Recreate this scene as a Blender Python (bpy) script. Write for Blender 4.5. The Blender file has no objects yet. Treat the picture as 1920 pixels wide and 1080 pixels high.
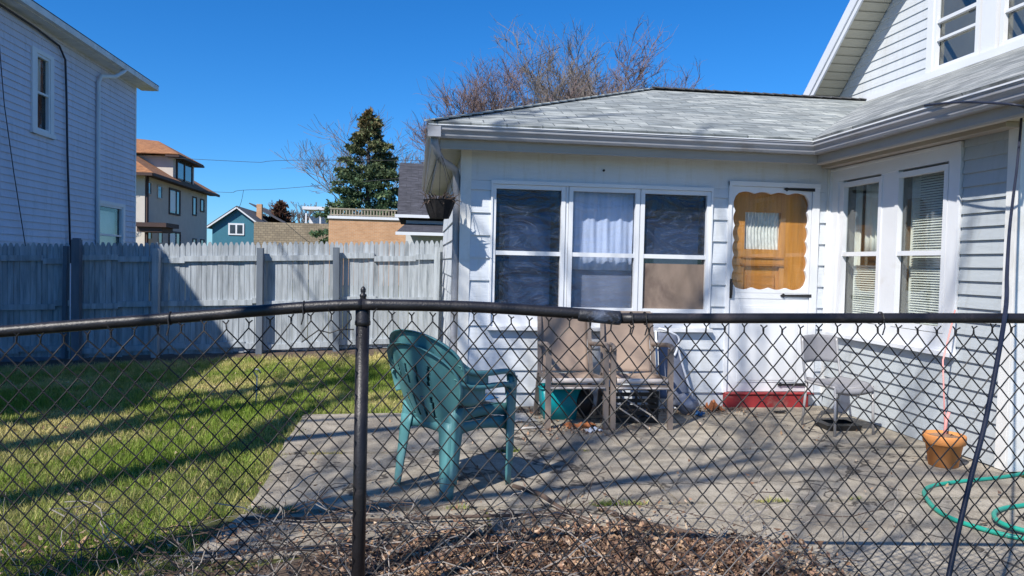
import bpy, bmesh, math, random
import numpy as np
from mathutils import Vector, Matrix, noise
PI = math.pi
rnd = random.Random(7)
scene = bpy.context.scene
COL = scene.collection

# ------------------------------------------------------------------ helpers
def V(*a): return Vector(a)

def wloc(o):
    p = Vector((0, 0, 0))
    while o is not None:
        p = p + o.location
        o = o.parent
    return p

class MB:
    """collects shapes; build() links them as one mesh object"""
    def __init__(s):
        s.v = []; s.f = []; s.m = []; s.cm = 0
    def add(s, vs, fs):
        b = len(s.v)
        s.v.extend([tuple(p) for p in vs])
        s.f.extend([tuple(b + i for i in f) for f in fs])
        s.m.extend([s.cm] * len(fs))
        return s
    def box(s, x0, x1, y0, y1, z0, z1, M=None):
        vs = [(x, y, z) for x in (x0, x1) for y in (y0, y1) for z in (z0, z1)]
        if M: vs = [M(*p) for p in vs]
        return s.add(vs, [(0, 1, 3, 2), (4, 6, 7, 5), (0, 4, 5, 1), (2, 3, 7, 6), (0, 2, 6, 4), (1, 5, 7, 3)])
    def bar(s, a, b, w, h, up=(0, 0, 1)):
        a = Vector(a); b = Vector(b); d = (b - a).normalized(); u = Vector(up)
        r = d.cross(u)
        if r.length < 1e-4: r = d.cross(Vector((1, 0, 0)))
        r.normalize(); u = r.cross(d).normalized()
        vs = []
        for p in (a, b):
            for i, j in ((-1, -1), (1, -1), (1, 1), (-1, 1)):
                vs.append(p + r * (i * w / 2) + u * (j * h / 2))
        return s.add(vs, [(0, 3, 2, 1), (4, 5, 6, 7), (0, 1, 5, 4), (1, 2, 6, 5), (2, 3, 7, 6), (3, 0, 4, 7)])
    def tube(s, pts, rad, n=8, cap=True):
        pts = [Vector(p) for p in pts]
        if not hasattr(rad, '__len__'): rad = [rad] * len(pts)
        vs = []; prev = None
        for i, p in enumerate(pts):
            t = (pts[min(i + 1, len(pts) - 1)] - pts[max(i - 1, 0)])
            if t.length < 1e-9: t = Vector((0, 0, 1))
            t.normalize()
            if prev is None:
                r = t.orthogonal().normalized()
            else:
                r = prev - t * prev.dot(t)
                r = r.normalized() if r.length > 1e-6 else t.orthogonal().normalized()
            prev = r; q = t.cross(r)
            for k in range(n):
                a = 2 * PI * k / n
                vs.append(p + (r * math.cos(a) + q * math.sin(a)) * rad[i])
        fs = []
        for i in range(len(pts) - 1):
            for k in range(n):
                a = i * n + k; b = i * n + (k + 1) % n
                fs.append((a, b, b + n, a + n))
        if cap:
            fs.append(tuple(range(n - 1, -1, -1))); e = (len(pts) - 1) * n
            fs.append(tuple(range(e, e + n)))
        return s.add(vs, fs)
    def lathe(s, prof, c=(0, 0, 0), n=24):
        vs = []; c = Vector(c)
        for r, z in prof:
            for k in range(n):
                a = 2 * PI * k / n
                vs.append(c + Vector((r * math.cos(a), r * math.sin(a), z)))
        fs = []
        for i in range(len(prof) - 1):
            for k in range(n):
                a = i * n + k; b = i * n + (k + 1) % n
                fs.append((a, b, b + n, a + n))
        return s.add(vs, fs)
    def prism(s, poly, fn, d0, d1):
        """poly of (a,b); fn(a,b,d)->xyz"""
        n = len(poly)
        vs = [fn(a, b, d0) for a, b in poly] + [fn(a, b, d1) for a, b in poly]
        fs = [tuple(range(n)), tuple(range(2 * n - 1, n - 1, -1))]
        fs += [(i, n + i, n + (i + 1) % n, (i + 1) % n) for i in range(n)]
        return s.add(vs, fs)
    def sweep(s, prof, path_fn, ts):
        """closed profile swept by path_fn(t,(a,b))->xyz"""
        n = len(prof); vs = []; fs = []
        for t in ts: vs += [path_fn(t, p) for p in prof]
        for i in range(len(ts) - 1):
            for k in range(n):
                a = i * n + k; b = i * n + (k + 1) % n
                fs.append((a, b, b + n, a + n))
        fs.append(tuple(range(n))); e = (len(ts) - 1) * n
        fs.append(tuple(range(e + n - 1, e - 1, -1)))
        return s.add(vs, fs)
    def grid(s, fn, nu, nv, keep=None):
        vs = [fn(i / nu, j / nv) for j in range(nv + 1) for i in range(nu + 1)]
        fs = []
        for j in range(nv):
            for i in range(nu):
                if keep and not keep((i + .5) / nu, (j + .5) / nv): continue
                a = j * (nu + 1) + i
                fs.append((a, a + 1, a + nu + 2, a + nu + 1))
        return s.add(vs, fs)
    def build(s, name, mat, parent=None, smooth=False, solid=0, fixn=True):
        me = bpy.data.meshes.new(name)
        off = wloc(parent) if parent else Vector((0, 0, 0))
        me.from_pydata([(p[0] - off.x, p[1] - off.y, p[2] - off.z) for p in s.v], [], s.f)
        mats = mat if isinstance(mat, (list, tuple)) else [mat]
        for m in mats: me.materials.append(m)
        if len(mats) > 1: me.polygons.foreach_set('material_index', s.m)
        if fixn:
            bm = bmesh.new(); bm.from_mesh(me)
            bmesh.ops.recalc_face_normals(bm, faces=bm.faces); bm.to_mesh(me); bm.free()
        if smooth: me.polygons.foreach_set('use_smooth', [True] * len(me.polygons))
        me.update()
        o = bpy.data.objects.new(name, me); COL.objects.link(o)
        if parent: o.parent = parent
        if solid:
            md = o.modifiers.new('thick', 'SOLIDIFY'); md.thickness = solid; md.offset = 0
        return o

def tag(o, label=None, cat=None, group=None, kind=None):
    if label: o['label'] = label
    if cat: o['category'] = cat
    if group: o['group'] = group
    if kind: o['kind'] = kind
    return o

def empty(name, loc, label, cat, group=None):
    o = bpy.data.objects.new(name, None); COL.objects.link(o)
    o.location = loc; o.empty_display_size = .1
    return tag(o, label, cat, group)

def copy_tree(o, parent=None):
    c = o.copy(); COL.objects.link(c); c.parent = parent
    for ch in list(o.children): copy_tree(ch, c)
    return c

def arr_mesh(name, verts, faces_n, mat, cols=None, parent=None):
    """fast mesh: verts (N,3); consecutive verts form faces of size faces_n"""
    me = bpy.data.meshes.new(name); N = len(verts); F = N // faces_n
    me.vertices.add(N); me.vertices.foreach_set('co', np.asarray(verts, np.float32).ravel())
    me.loops.add(N); me.loops.foreach_set('vertex_index', np.arange(N, dtype=np.int32))
    me.polygons.add(F); me.polygons.foreach_set('loop_start', np.arange(0, N, faces_n, dtype=np.int32))
    me.update(calc_edges=True)
    if cols is not None:
        ca = me.color_attributes.new('tint', 'FLOAT_COLOR', 'POINT')
        c4 = np.ones((N, 4), np.float32); c4[:, :3] = cols
        ca.data.foreach_set('color', c4.ravel())
    me.materials.append(mat)
    o = bpy.data.objects.new(name, me); COL.objects.link(o)
    if parent: o.parent = parent
    return o

# ------------------------------------------------------------------ materials
def newmat(name):
    m = bpy.data.materials.new(name); m.use_nodes = True
    nt = m.node_tree; b = nt.nodes['Principled BSDF']
    return m, nt, b, nt.nodes, nt.links

def coords(nt, scale=(1, 1, 1)):
    tc = nt.nodes.new('ShaderNodeTexCoord'); mp = nt.nodes.new('ShaderNodeMapping')
    mp.inputs['Scale'].default_value = scale
    nt.links.new(tc.outputs['Object'], mp.inputs['Vector']); return mp.outputs['Vector']

def noise_n(nt, vec, scale, detail=4, rough=.55, dist=0):
    n = nt.nodes.new('ShaderNodeTexNoise'); n.inputs['Scale'].default_value = scale
    n.inputs['Detail'].default_value = detail; n.inputs['Roughness'].default_value = rough
    n.inputs['Distortion'].default_value = dist
    nt.links.new(vec, n.inputs['Vector']); return n.outputs['Fac']

def ramp(nt, fac, stops):
    r = nt.nodes.new('ShaderNodeValToRGB'); cr = r.color_ramp
    while len(cr.elements) < len(stops): cr.elements.new(.5)
    for e, (p, c) in zip(cr.elements, stops):
        e.position = p; e.color = (c[0], c[1], c[2], 1)
    nt.links.new(fac, r.inputs['Fac']); return r.outputs['Color']

def mixc(nt, fac, a, b, mode='MIX'):
    m = nt.nodes.new('ShaderNodeMix'); m.data_type = 'RGBA'; m.blend_type = mode
    for sock, v in ((m.inputs[0], fac), (m.inputs[6], a), (m.inputs[7], b)):
        if isinstance(v, (int, float)): sock.default_value = v
        elif isinstance(v, tuple): sock.default_value = (v[0], v[1], v[2], 1)
        else: nt.links.new(v, sock)
    return m.outputs[2]

def bump(nt, b, h, strength=.3, dist=.01):
    bn = nt.nodes.new('ShaderNodeBump'); bn.inputs['Strength'].default_value = strength
    bn.inputs['Distance'].default_value = dist
    nt.links.new(h, bn.inputs['Height']); nt.links.new(bn.outputs['Normal'], b.inputs['Normal'])

def mat(name, col, rough=.6, var=.12, scale=3, grime=None, gscale=1.2, bscale=60, bstr=.15, metal=0, spec=.4, stretch=(1, 1, 1), glo=.55, ghi=.75):
    m, nt, b, N, L = newmat(name)
    v = coords(nt, stretch)
    lo = tuple(max(0, c * (1 - var)) for c in col); hi = tuple(min(1, c * (1 + var)) for c in col)
    c = ramp(nt, noise_n(nt, v, scale, 6), [(.3, lo), (.7, hi)])
    if grime:
        g = ramp(nt, noise_n(nt, v, gscale, 8, .65, .6), [(glo, (0, 0, 0)), (ghi, (1, 1, 1))])
        c = mixc(nt, g, c, grime)
    L.new(c, b.inputs['Base Color'])
    b.inputs['Roughness'].default_value = rough; b.inputs['Metallic'].default_value = metal
    b.inputs['Specular IOR Level'].default_value = spec
    if bstr: bump(nt, b, noise_n(nt, v, bscale, 3), bstr, .004)
    return m

def mat_siding(name, col, grime, gs=1.5, var=.05):
    m, nt, b, N, L = newmat(name)
    v = coords(nt); vs = coords(nt, (5, 5, .7))
    c = ramp(nt, noise_n(nt, v, 1.1, 5), [(.3, tuple(x * (1 - var) for x in col)), (.7, tuple(min(1, x * (1 + var)) for x in col))])
    g = ramp(nt, noise_n(nt, vs, gs, 8, .7, .3), [(.52, (0, 0, 0)), (.85, (1, 1, 1))])
    c = mixc(nt, g, c, grime)
    sp = ramp(nt, noise_n(nt, v, 38, 3, .6), [(.70, (0, 0, 0)), (.76, (.55, .55, .55))])
    c = mixc(nt, sp, c, grime)
    sz = N.new('ShaderNodeSeparateXYZ'); tcw = N.new('ShaderNodeTexCoord'); L.new(tcw.outputs['Object'], sz.inputs[0])
    st = noise_n(nt, coords(nt, (9, 9, .9)), 1.6, 6, .7)
    c = mixc(nt, ramp(nt, st, [(.56, (0, 0, 0)), (.74, (.45, .45, .45))]), c, grime)
    L.new(c, b.inputs['Base Color']); b.inputs['Roughness'].default_value = .48
    bump(nt, b, noise_n(nt, coords(nt, (1, 1, 6)), 6, 3), .25, .012)
    return m

def mat_shingle(name, axis, c1, c2, c3, slope, row=.14, wid=.32):
    m, nt, b, N, L = newmat(name)
    tc = N.new('ShaderNodeTexCoord'); sx = N.new('ShaderNodeSeparateXYZ'); cb = N.new('ShaderNodeCombineXYZ')
    L.new(tc.outputs['Object'], sx.inputs[0])
    mu = N.new('ShaderNodeMath'); mu.operation = 'MULTIPLY'; mu.inputs[1].default_value = slope
    a, d = ('X', 'Y') if axis == 'x' else ('Y', 'X')
    L.new(sx.outputs[a], cb.inputs['X']); L.new(sx.outputs[d], mu.inputs[0]); L.new(mu.outputs[0], cb.inputs['Y'])
    br = N.new('ShaderNodeTexBrick'); L.new(cb.outputs[0], br.inputs['Vector'])
    br.inputs['Scale'].default_value = 1; br.inputs['Brick Width'].default_value = wid
    br.inputs['Row Height'].default_value = row; br.inputs['Mortar Size'].default_value = .006
    br.inputs['Color1'].default_value = (*c1, 1); br.inputs['Color2'].default_value = (*c2, 1)
    br.inputs['Mortar'].default_value = (*[x * .35 for x in c2], 1); br.inputs['Bias'].default_value = 0
    br.offset_frequency = 2; br.offset = .37
    vec = cb.outputs[0]
    n1 = noise_n(nt, vec, 1.3, 6, .6, .4); n2 = noise_n(nt, vec, 70, 4, .7)
    c = mixc(nt, ramp(nt, n1, [(.42, (0, 0, 0)), (.72, (.6, .6, .6))]), br.outputs['Color'], c3)
    mp = N.new('ShaderNodeMapping'); mp.inputs['Scale'].default_value = (1.7, 8.5, 1); L.new(vec, mp.inputs['Vector'])
    vo = noise_n(nt, mp.outputs['Vector'], 1.6, 3, .6)
    c = mixc(nt, ramp(nt, vo, [(.44, (0, 0, 0)), (.6, (.85, .85, .85))]), c, tuple(x * .5 for x in c2))
    c = mixc(nt, ramp(nt, n2, [(.4, (.25, .25, .25)), (.6, (0, 0, 0))]), c, tuple(x * .4 for x in c2))
    L.new(c, b.inputs['Base Color']); b.inputs['Roughness'].default_value = .9
    ad = N.new('ShaderNodeMath'); ad.operation = 'ADD'; L.new(br.outputs['Fac'], ad.inputs[0]); L.new(n2, ad.inputs[1])
    bump(nt, b, ad.outputs[0], .5, .01)
    return m

def mat_brick(name, c1, c2, mort, axis='x', w=.22, h=.075):
    m, nt, b, N, L = newmat(name)
    tc = N.new('ShaderNodeTexCoord'); sx = N.new('ShaderNodeSeparateXYZ'); cb = N.new('ShaderNodeCombineXYZ')
    L.new(tc.outputs['Object'], sx.inputs[0]); L.new(sx.outputs['X' if axis == 'x' else 'Y'], cb.inputs['X']); L.new(sx.outputs['Z'], cb.inputs['Y'])
    br = N.new('ShaderNodeTexBrick'); L.new(cb.outputs[0], br.inputs['Vector']); br.inputs['Scale'].default_value = 1
    br.inputs['Brick Width'].default_value = w; br.inputs['Row Height'].default_value = h; br.inputs['Mortar Size'].default_value = h * .1
    br.inputs['Color1'].default_value = (*c1, 1); br.inputs['Color2'].default_value = (*c2, 1); br.inputs['Mortar'].default_value = (*mort, 1)
    c = mixc(nt, ramp(nt, noise_n(nt, cb.outputs[0], 1.2, 5, .7), [(.4, (0, 0, 0)), (.8, (.5, .5, .5))]), br.outputs['Color'], tuple(x * .55 for x in c2))
    L.new(c, b.inputs['Base Color']); b.inputs['Roughness'].default_value = .9
    return m

def mat_attr(name, rough=.8, trans=0, bstr=0):
    m, nt, b, N, L = newmat(name)
    a = N.new('ShaderNodeAttribute'); a.attribute_name = 'tint'
    L.new(a.outputs['Color'], b.inputs['Base Color']); b.inputs['Roughness'].default_value = rough
    b.inputs['Specular IOR Level'].default_value = .25
    if trans:
        t = N.new('ShaderNodeBsdfTranslucent'); L.new(a.outputs['Color'], t.inputs['Color'])
        mx = N.new('ShaderNodeMixShader'); mx.inputs[0].default_value = trans
        L.new(b.outputs[0], mx.inputs[1]); L.new(t.outputs[0], mx.inputs[2])
        L.new(mx.outputs[0], N['Material Output'].inputs['Surface'])
    return m

def mat_glass(name, tint=(.9, .95, 1), film=0.0, fcol=(.5, .55, .6), wr=3.0, refl=.18, rough=.03):
    """window pane: see-through with a reflecting skin; film = wrinkled plastic sheet over it"""
    m, nt, b, N, L = newmat(name)
    N.remove(b)
    tr = N.new('ShaderNodeBsdfTransparent'); tr.inputs['Color'].default_value = (*tint, 1)
    gl = N.new('ShaderNodeBsdfGlossy'); gl.inputs['Roughness'].default_value = rough
    mx = N.new('ShaderNodeMixShader'); mx.inputs[0].default_value = refl
    L.new(tr.outputs[0], mx.inputs[1]); L.new(gl.outputs[0], mx.inputs[2]); out = mx.outputs[0]
    v = coords(nt)
    if film:
        sc = noise_n(nt, v, wr, 3, .5, 2.4)
        mp = N.new('ShaderNodeMapping'); mp.inputs['Rotation'].default_value = (0, .75, 0); mp.inputs['Scale'].default_value = (1, 1, 2.6)
        L.new(v, mp.inputs['Vector'])
        r2 = noise_n(nt, mp.outputs['Vector'], wr * 1.2, 3, .5, 2.4)
        ad = N.new('ShaderNodeMath'); ad.operation = 'ADD'; L.new(sc, ad.inputs[0]); L.new(r2, ad.inputs[1])
        bn = N.new('ShaderNodeBump'); bn.inputs['Strength'].default_value = .45; bn.inputs['Distance'].default_value = .04
        L.new(ad.outputs[0], bn.inputs['Height']); L.new(bn.outputs[0], gl.inputs['Normal'])
        df = N.new('ShaderNodeBsdfDiffuse'); df.inputs['Color'].default_value = (*fcol, 1); L.new(bn.outputs[0], df.inputs['Normal'])
        ridge = ramp(nt, r2, [(.40, (film * .18,) * 3), (.5, (film * .35,) * 3), (.515, (min(1, film * 1.15),) * 3), (.53, (film * .3,) * 3), (.7, (film * .2,) * 3)])
        m2 = N.new('ShaderNodeMixShader'); L.new(ridge, m2.inputs[0]); L.new(out, m2.inputs[1]); L.new(df.outputs[0], m2.inputs[2]); out = m2.outputs[0]
    L.new(out, N['Material Output'].inputs['Surface'])
    return m

M = {}
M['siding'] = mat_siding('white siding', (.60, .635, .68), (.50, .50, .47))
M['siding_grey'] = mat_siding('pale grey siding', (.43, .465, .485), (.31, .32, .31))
M['siding_gable'] = mat_siding('gable siding', (.64, .67, .69), (.52, .53, .52))
M['siding_left'] = mat_siding('lavender grey siding', (.62, .62, .72), (.36, .37, .42))
M['trim'] = mat('white trim', (.72, .735, .76), .4, .04, 2, (.55, .53, .48), 3, glo=.6, ghi=.95, bstr=.05)
M['trim_dirty'] = mat('weathered white trim', (.74, .74, .72), .55, .08, 3, (.40, .37, .30), 2.5, glo=.5, ghi=.9)
M['gutter'] = mat('grey aluminium gutter', (.34, .345, .37), .38, .08, 1.5, (.22, .20, .18), 2, stretch=(1, 1, 3), bstr=.03, spec=.5)
M['fascia'] = mat('taupe fascia', (.40, .355, .30), .5, .08, 2, (.25, .23, .2), 2, glo=.6, ghi=.9)
M['soffit'] = mat('cream soffit', (.50, .47, .38), .6, .05, 2)
M['drip'] = mat('dark drip edge', (.03, .032, .04), .6)
M['shx'] = mat_shingle('front slope shingles', 'x', (.58, .60, .56), (.27, .30, .30), (.20, .22, .23), 1.066)
M['shy'] = mat_shingle('wing slope shingles', 'y', (.52, .53, .50), (.25, .27, .27), (.25, .26, .27), 1.1)
M['ridge'] = mat('ridge cap shingles', (.10, .10, .105), .9, .3, 20)
M['hipcap'] = mat('pale hip shingles', (.40, .42, .41), .9, .2, 12)
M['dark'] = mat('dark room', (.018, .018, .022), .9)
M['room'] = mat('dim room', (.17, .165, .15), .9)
M['film'] = mat_glass('pane under wrinkled plastic', (.62, .70, .82), .11, (.34, .39, .50), 2.0, .055, .3)
M['film2'] = mat_glass('pane under smooth plastic', (.86, .90, .97), .07, (.45, .50, .60), 1.2, .05, .3)
M['glass'] = mat_glass('window pane', (.93, .95, .94), 0, refl=.11, rough=.01)
M['blindblue'] = mat('dim blue blind', (.10, .115, .15), .85, .1, 4)
M['door_glass'] = mat_glass('storm door pane', (.97, .97, .97), 0, refl=.05, rough=.02)
M['glass_far'] = mat('far window glass', (.05, .07, .09), .08, .3, 2, bstr=0, spec=.9)
M['curtain'] = mat('pale blue curtain', (.74, .74, .76), .9, .08, 8, stretch=(8, 8, .4))
M['blind'] = mat('cream blind', (.82, .82, .76), .5, .05, 3)
M['plywood'] = mat('weathered plywood', (.22, .165, .13), .8, .25, 5, (.10, .07, .06), 3, glo=.55, ghi=.75, stretch=(1, 1, .5))
M['door_wood'] = mat('varnished orange oak', (.54, .25, .052), .4, .2, 3, (.42, .16, .022), 2, stretch=(9, 9, .8), glo=.5, ghi=.8)
M['door_wood2'] = mat('varnished oak panel', (.44, .19, .04), .35, .22, 3, stretch=(.8, 9, 9))
M['lace'] = mat('lace curtain', (.62, .66, .62), .9, .25, 60, stretch=(1, 1, .3))
M['iron'] = mat('black iron', (.02, .02, .022), .5)
M['found'] = mat('old foundation', (.50, .40, .33), .9, .2, 5, (.62, .60, .55), 2)
M['red'] = mat('red painted step', (.27, .025, .028), .7, .3, 6, (.30, .16, .13), 5, glo=.55, ghi=.7)
M['green'] = mat('faded green plastic', (.085, .24, .25), .48, .14, 4, (.24, .41, .42), 2.5, glo=.5, ghi=.8, bstr=.05)
M['teal'] = mat('teal plastic', (.0, .27, .30), .4, .05, 2)
M['tube_brown'] = mat('taupe painted frame', (.22, .175, .145), .5, .15, 8, (.10, .08, .07), 6)
M['sling'] = mat('tan sling fabric', (.35, .26, .20), .9, .12, 6, (.22, .17, .145), 2.2, stretch=(1, 1, 1), bscale=220, glo=.45, ghi=.8)
M['pad'] = mat('pale chair roll', (.60, .53, .48), .8, .1, 4)
M['greyfab'] = mat('grey mesh fabric', (.26, .255, .27), .85, .08, 9, bscale=200)
M['bluefab'] = mat('slate blue fabric', (.16, .18, .24), .85, .1, 4)
M['alu'] = mat('pale grey tube', (.40, .385, .38), .4, .1, 9, metal=.2)
M['white_tube'] = mat('white tube', (.72, .74, .78), .4, .06, 9)
M['cush'] = mat('blue cloth', (.05, .17, .36), .8, .2, 6)
M['black'] = mat('black plastic', (.012, .012, .013), .5, .2, 8)
M['terra'] = mat('terracotta', (.62, .25, .075), .75, .14, 4, (.70, .42, .22), 3, glo=.5, ghi=.8)
M['potsoil'] = mat('pot soil', (.30, .18, .11), .95, .3, 20)
M['pink'] = mat('pink stake', (.75, .33, .30), .6)
M['hose'] = mat('teal green hose', (.02, .30, .22), .4, .1, 4)
M['cable'] = mat('slate black cable', (.022, .026, .045), .5, .2, 8)
M['basket'] = mat('dark basket fibre', (.012, .011, .012), .95, .4, 30, bscale=90, bstr=.8)
M['cardboard'] = mat('damp cardboard', (.45, .42, .38), .9, .2, 5, (.6, .6, .6), 3)
M['rust'] = mat('orange scrap', (.45, .16, .06), .8, .25, 12)
M['bag'] = mat('translucent bag', (.20, .22, .28), .25, .3, 9, bscale=25, bstr=.8)
M['blackiron'] = mat('black painted pipe', (.016, .015, .018), .42, .3, 10, (.055, .045, .045), 4, glo=.55, ghi=.7, bscale=120, bstr=.35)
M['sleeve'] = mat('flaking sleeve', (.018, .019, .025), .5, .3, 14, (.09, .11, .16), 9, glo=.48, ghi=.6, bscale=90, bstr=.6)
M['wire'] = mat('black mesh wire', (.014, .013, .014), .55, .4, 5, (.16, .14, .13), 1.1, glo=.57, ghi=.68, bstr=0)
M['fence'] = mat('blue grey fence paint', (.42, .455, .485), .8, .2, 4.0, (.20, .225, .245), 3, stretch=(5, 5, .5), glo=.47, ghi=.72, bscale=30, bstr=.3)
def per_board(m, amt):
    nt = m.node_tree; b = nt.nodes['Principled BSDF']; src = b.inputs['Base Color'].links[0].from_socket
    ge = nt.nodes.new('ShaderNodeNewGeometry'); r = ramp(nt, ge.outputs['Random Per Island'], [(0, (1 - amt,) * 3), (.5, (1, 1, 1)), (1, (1 - amt * .5, 1 - amt * .45, 1 - amt * .4))])
    nt.links.new(mixc(nt, 1.0, src, r, 'MULTIPLY'), b.inputs['Base Color'])
per_board(M['fence'], .22)
M['fence_post'] = mat('grey fence post paint', (.13, .155, .19), .85, .18, 3, (.10, .12, .15), 2, stretch=(4, 4, .6))
M['bark'] = mat('bark', (.10, .082, .072), .95, .25, 8, bscale=30, bstr=.6, stretch=(1, 1, .3))
M['twig'] = mat('reddish twigs', (.17, .12, .11), .95, .25, .6)
M['twig2'] = mat('grey tan twigs', (.17, .145, .13), .95, .25, .6)
M['vine'] = mat('dry stems', (.36, .32, .28), .9, .3, 12)
M['vine_dark'] = mat('dark dead stems', (.10, .07, .055), .9, .3, 12)
M['grass'] = mat_attr('grass blades', .7, .35)
M['needles'] = mat_attr('spruce needles', .8, .15)
M['leaf'] = mat_attr('dead leaves', .85, .12)
M['cream'] = mat('cream stucco', (.56, .51, .45), .9, .05, 2, bstr=0)
M['brown'] = mat('dark brown trim', (.06, .035, .03), .7, bstr=0)
M['orange_sh'] = mat_shingle('orange shingles east', 'y', (.48, .22, .095), (.38, .165, .07), (.30, .14, .07), 1.3, .25, .5)
M['orange_shx'] = mat_shingle('orange shingles south', 'x', (.48, .22, .095), (.38, .165, .07), (.30, .14, .07), 1.3, .25, .5)
M['bluehouse'] = mat_siding('teal blue siding', (.045, .17, .235), (.03, .11, .16))
M['darkroof'] = mat('dark shingles', (.09, .09, .10), .95, .3, 3)
M['greyroof'] = mat_shingle('slate grey shingles', 'x', (.095, .095, .115), (.07, .07, .085), (.05, .05, .06), 2.0, .2, .4)
M['tanbrick'] = mat_brick('orange tan brick', (.60, .33, .17), (.50, .26, .125), (.55, .42, .30))
M['stone'] = mat_brick('tan rubble stone', (.36, .29, .20), (.26, .21, .15), (.16, .13, .09), w=.30, h=.15)
M['railwood'] = mat('weathered rail', (.30, .26, .20), .9, .2, 5)
M['pole'] = mat('utility wire', (.03, .03, .035), .6)

# ------------------------------------------------------------------ world, sun, camera
EL = math.radians(44); AZ = math.radians(46)       # light travels towards (+cos AZ, +sin AZ)
w = bpy.data.worlds.new("World"); scene.world = w; w.use_nodes = True
nt = w.node_tree; sky = nt.nodes.new('ShaderNodeTexSky'); sky.sky_type = 'NISHITA'; sky.sun_disc = False
sky.sun_elevation = EL
tosun = Vector((-math.cos(AZ) * math.cos(EL), -math.sin(AZ) * math.cos(EL), math.sin(EL)))
sky.sun_rotation = math.atan2(tosun.x, tosun.y)
sky.air_density = 1.0; sky.dust_density = .15; sky.ozone_density = 4.0; sky.altitude = 200
hs = nt.nodes.new('ShaderNodeHueSaturation'); hs.inputs['Saturation'].default_value = 1.10
ml = nt.nodes.new('ShaderNodeMix'); ml.data_type = 'RGBA'; ml.blend_type = 'MULTIPLY'; ml.inputs[0].default_value = 1
ml.inputs[7].default_value = (.56, .93, 1.36, 1)
nt.links.new(sky.outputs[0], ml.inputs[6]); nt.links.new(ml.outputs[2], hs.inputs['Color']); nt.links.new(hs.outputs[0], nt.nodes['Background'].inputs['Color'])
nt.nodes['Background'].inputs['Strength'].default_value = .09
sl = bpy.data.lights.new('sun', 'SUN'); sl.energy = 5.0; sl.angle = math.radians(.53); sl.color = (1, .955, .88)
so = bpy.data.objects.new('sun', sl); COL.objects.link(so); so.location = (-20, -20, 30)
so.rotation_euler = tosun.to_track_quat('Z', 'Y').to_euler()

cd = bpy.data.cameras.new('camera'); cam = bpy.data.objects.new('camera', cd); COL.objects.link(cam); scene.camera = cam
y_, p_, a_ = math.radians(-7.4), math.radians(-1.92), math.radians(1.26)
fw = Vector((-math.sin(y_) * math.cos(p_), math.cos(y_) * math.cos(p_), math.sin(p_)))
r0 = Vector((math.cos(y_), math.sin(y_), 0)); u0 = r0.cross(fw)
rt = r0 * math.cos(a_) + u0 * math.sin(a_); up = -r0 * math.sin(a_) + u0 * math.cos(a_)
mw = Matrix((rt, up, -fw)).transposed().to_4x4(); mw.translation = (0, 0, 1.40)
cam.matrix_world = mw
cd.sensor_width = 36; cd.lens = 26.25; cd.clip_start = .05; cd.clip_end = 3000
scene.view_settings.view_transform = 'Standard'; scene.view_settings.look = 'None'
scene.view_settings.exposure = .34; scene.view_settings.gamma = 1
scene.cycles.max_bounces = 8; scene.cycles.transparent_max_bounces = 16

# ------------------------------------------------------------------ ground
def hgt(x, y):
    t = min(1, max(0, (y - 6.3) / 4.2)); t = t * t * (3 - 2 * t)
    return .042 * (max(-8, min(x, .3)) + 2.0) * t

def mat_ground():
    m, nt, b, N, L = newmat('lawn soil'); v = coords(nt)
    n1 = noise_n(nt, v, .9, 8, .65); n2 = noise_n(nt, v, 25, 6, .7)
    c = ramp(nt, n1, [(.3, (.08, .10, .025)), (.5, (.15, .16, .04)), (.62, (.28, .23, .10)), (.8, (.20, .15, .075))])
    c = mixc(nt, ramp(nt, n2, [(.35, (.6, .6, .6)), (.65, (0, 0, 0))]), c, (.05, .045, .02))
    L.new(c, b.inputs['Base Color']); b.inputs['Roughness'].default_value = 1
    bump(nt, b, n2, .8, .03); return m
M['lawn'] = mat_ground()
def spaced(a, b, n): return [a + (b - a) * i / n for i in range(n + 1)]
xs = [-900, -300, -100, -40, -20, -14] + spaced(-10, 6, 64) + [9, 14, 22, 40, 100, 300, 900]
ys = [-900, -300, -100, -30, -12, -6] + spaced(-2, 14, 64) + [17, 22, 30, 45, 70, 120, 300, 900]
g = MB(); nx = len(xs)
g.v = [(x, y, hgt(x, y) - (.0 if (x < -.9 or y > 7.5 or y < 3) else .0)) for y in ys for x in xs]
for j in range(len(ys) - 1):
    for i in range(nx - 1):
        a = j * nx + i; g.f.append((a, a + 1, a + nx + 1, a + nx))
g.m = [0] * len(g.f)
tag(g.build('lawn', M['lawn'], smooth=True), kind='structure')

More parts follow.
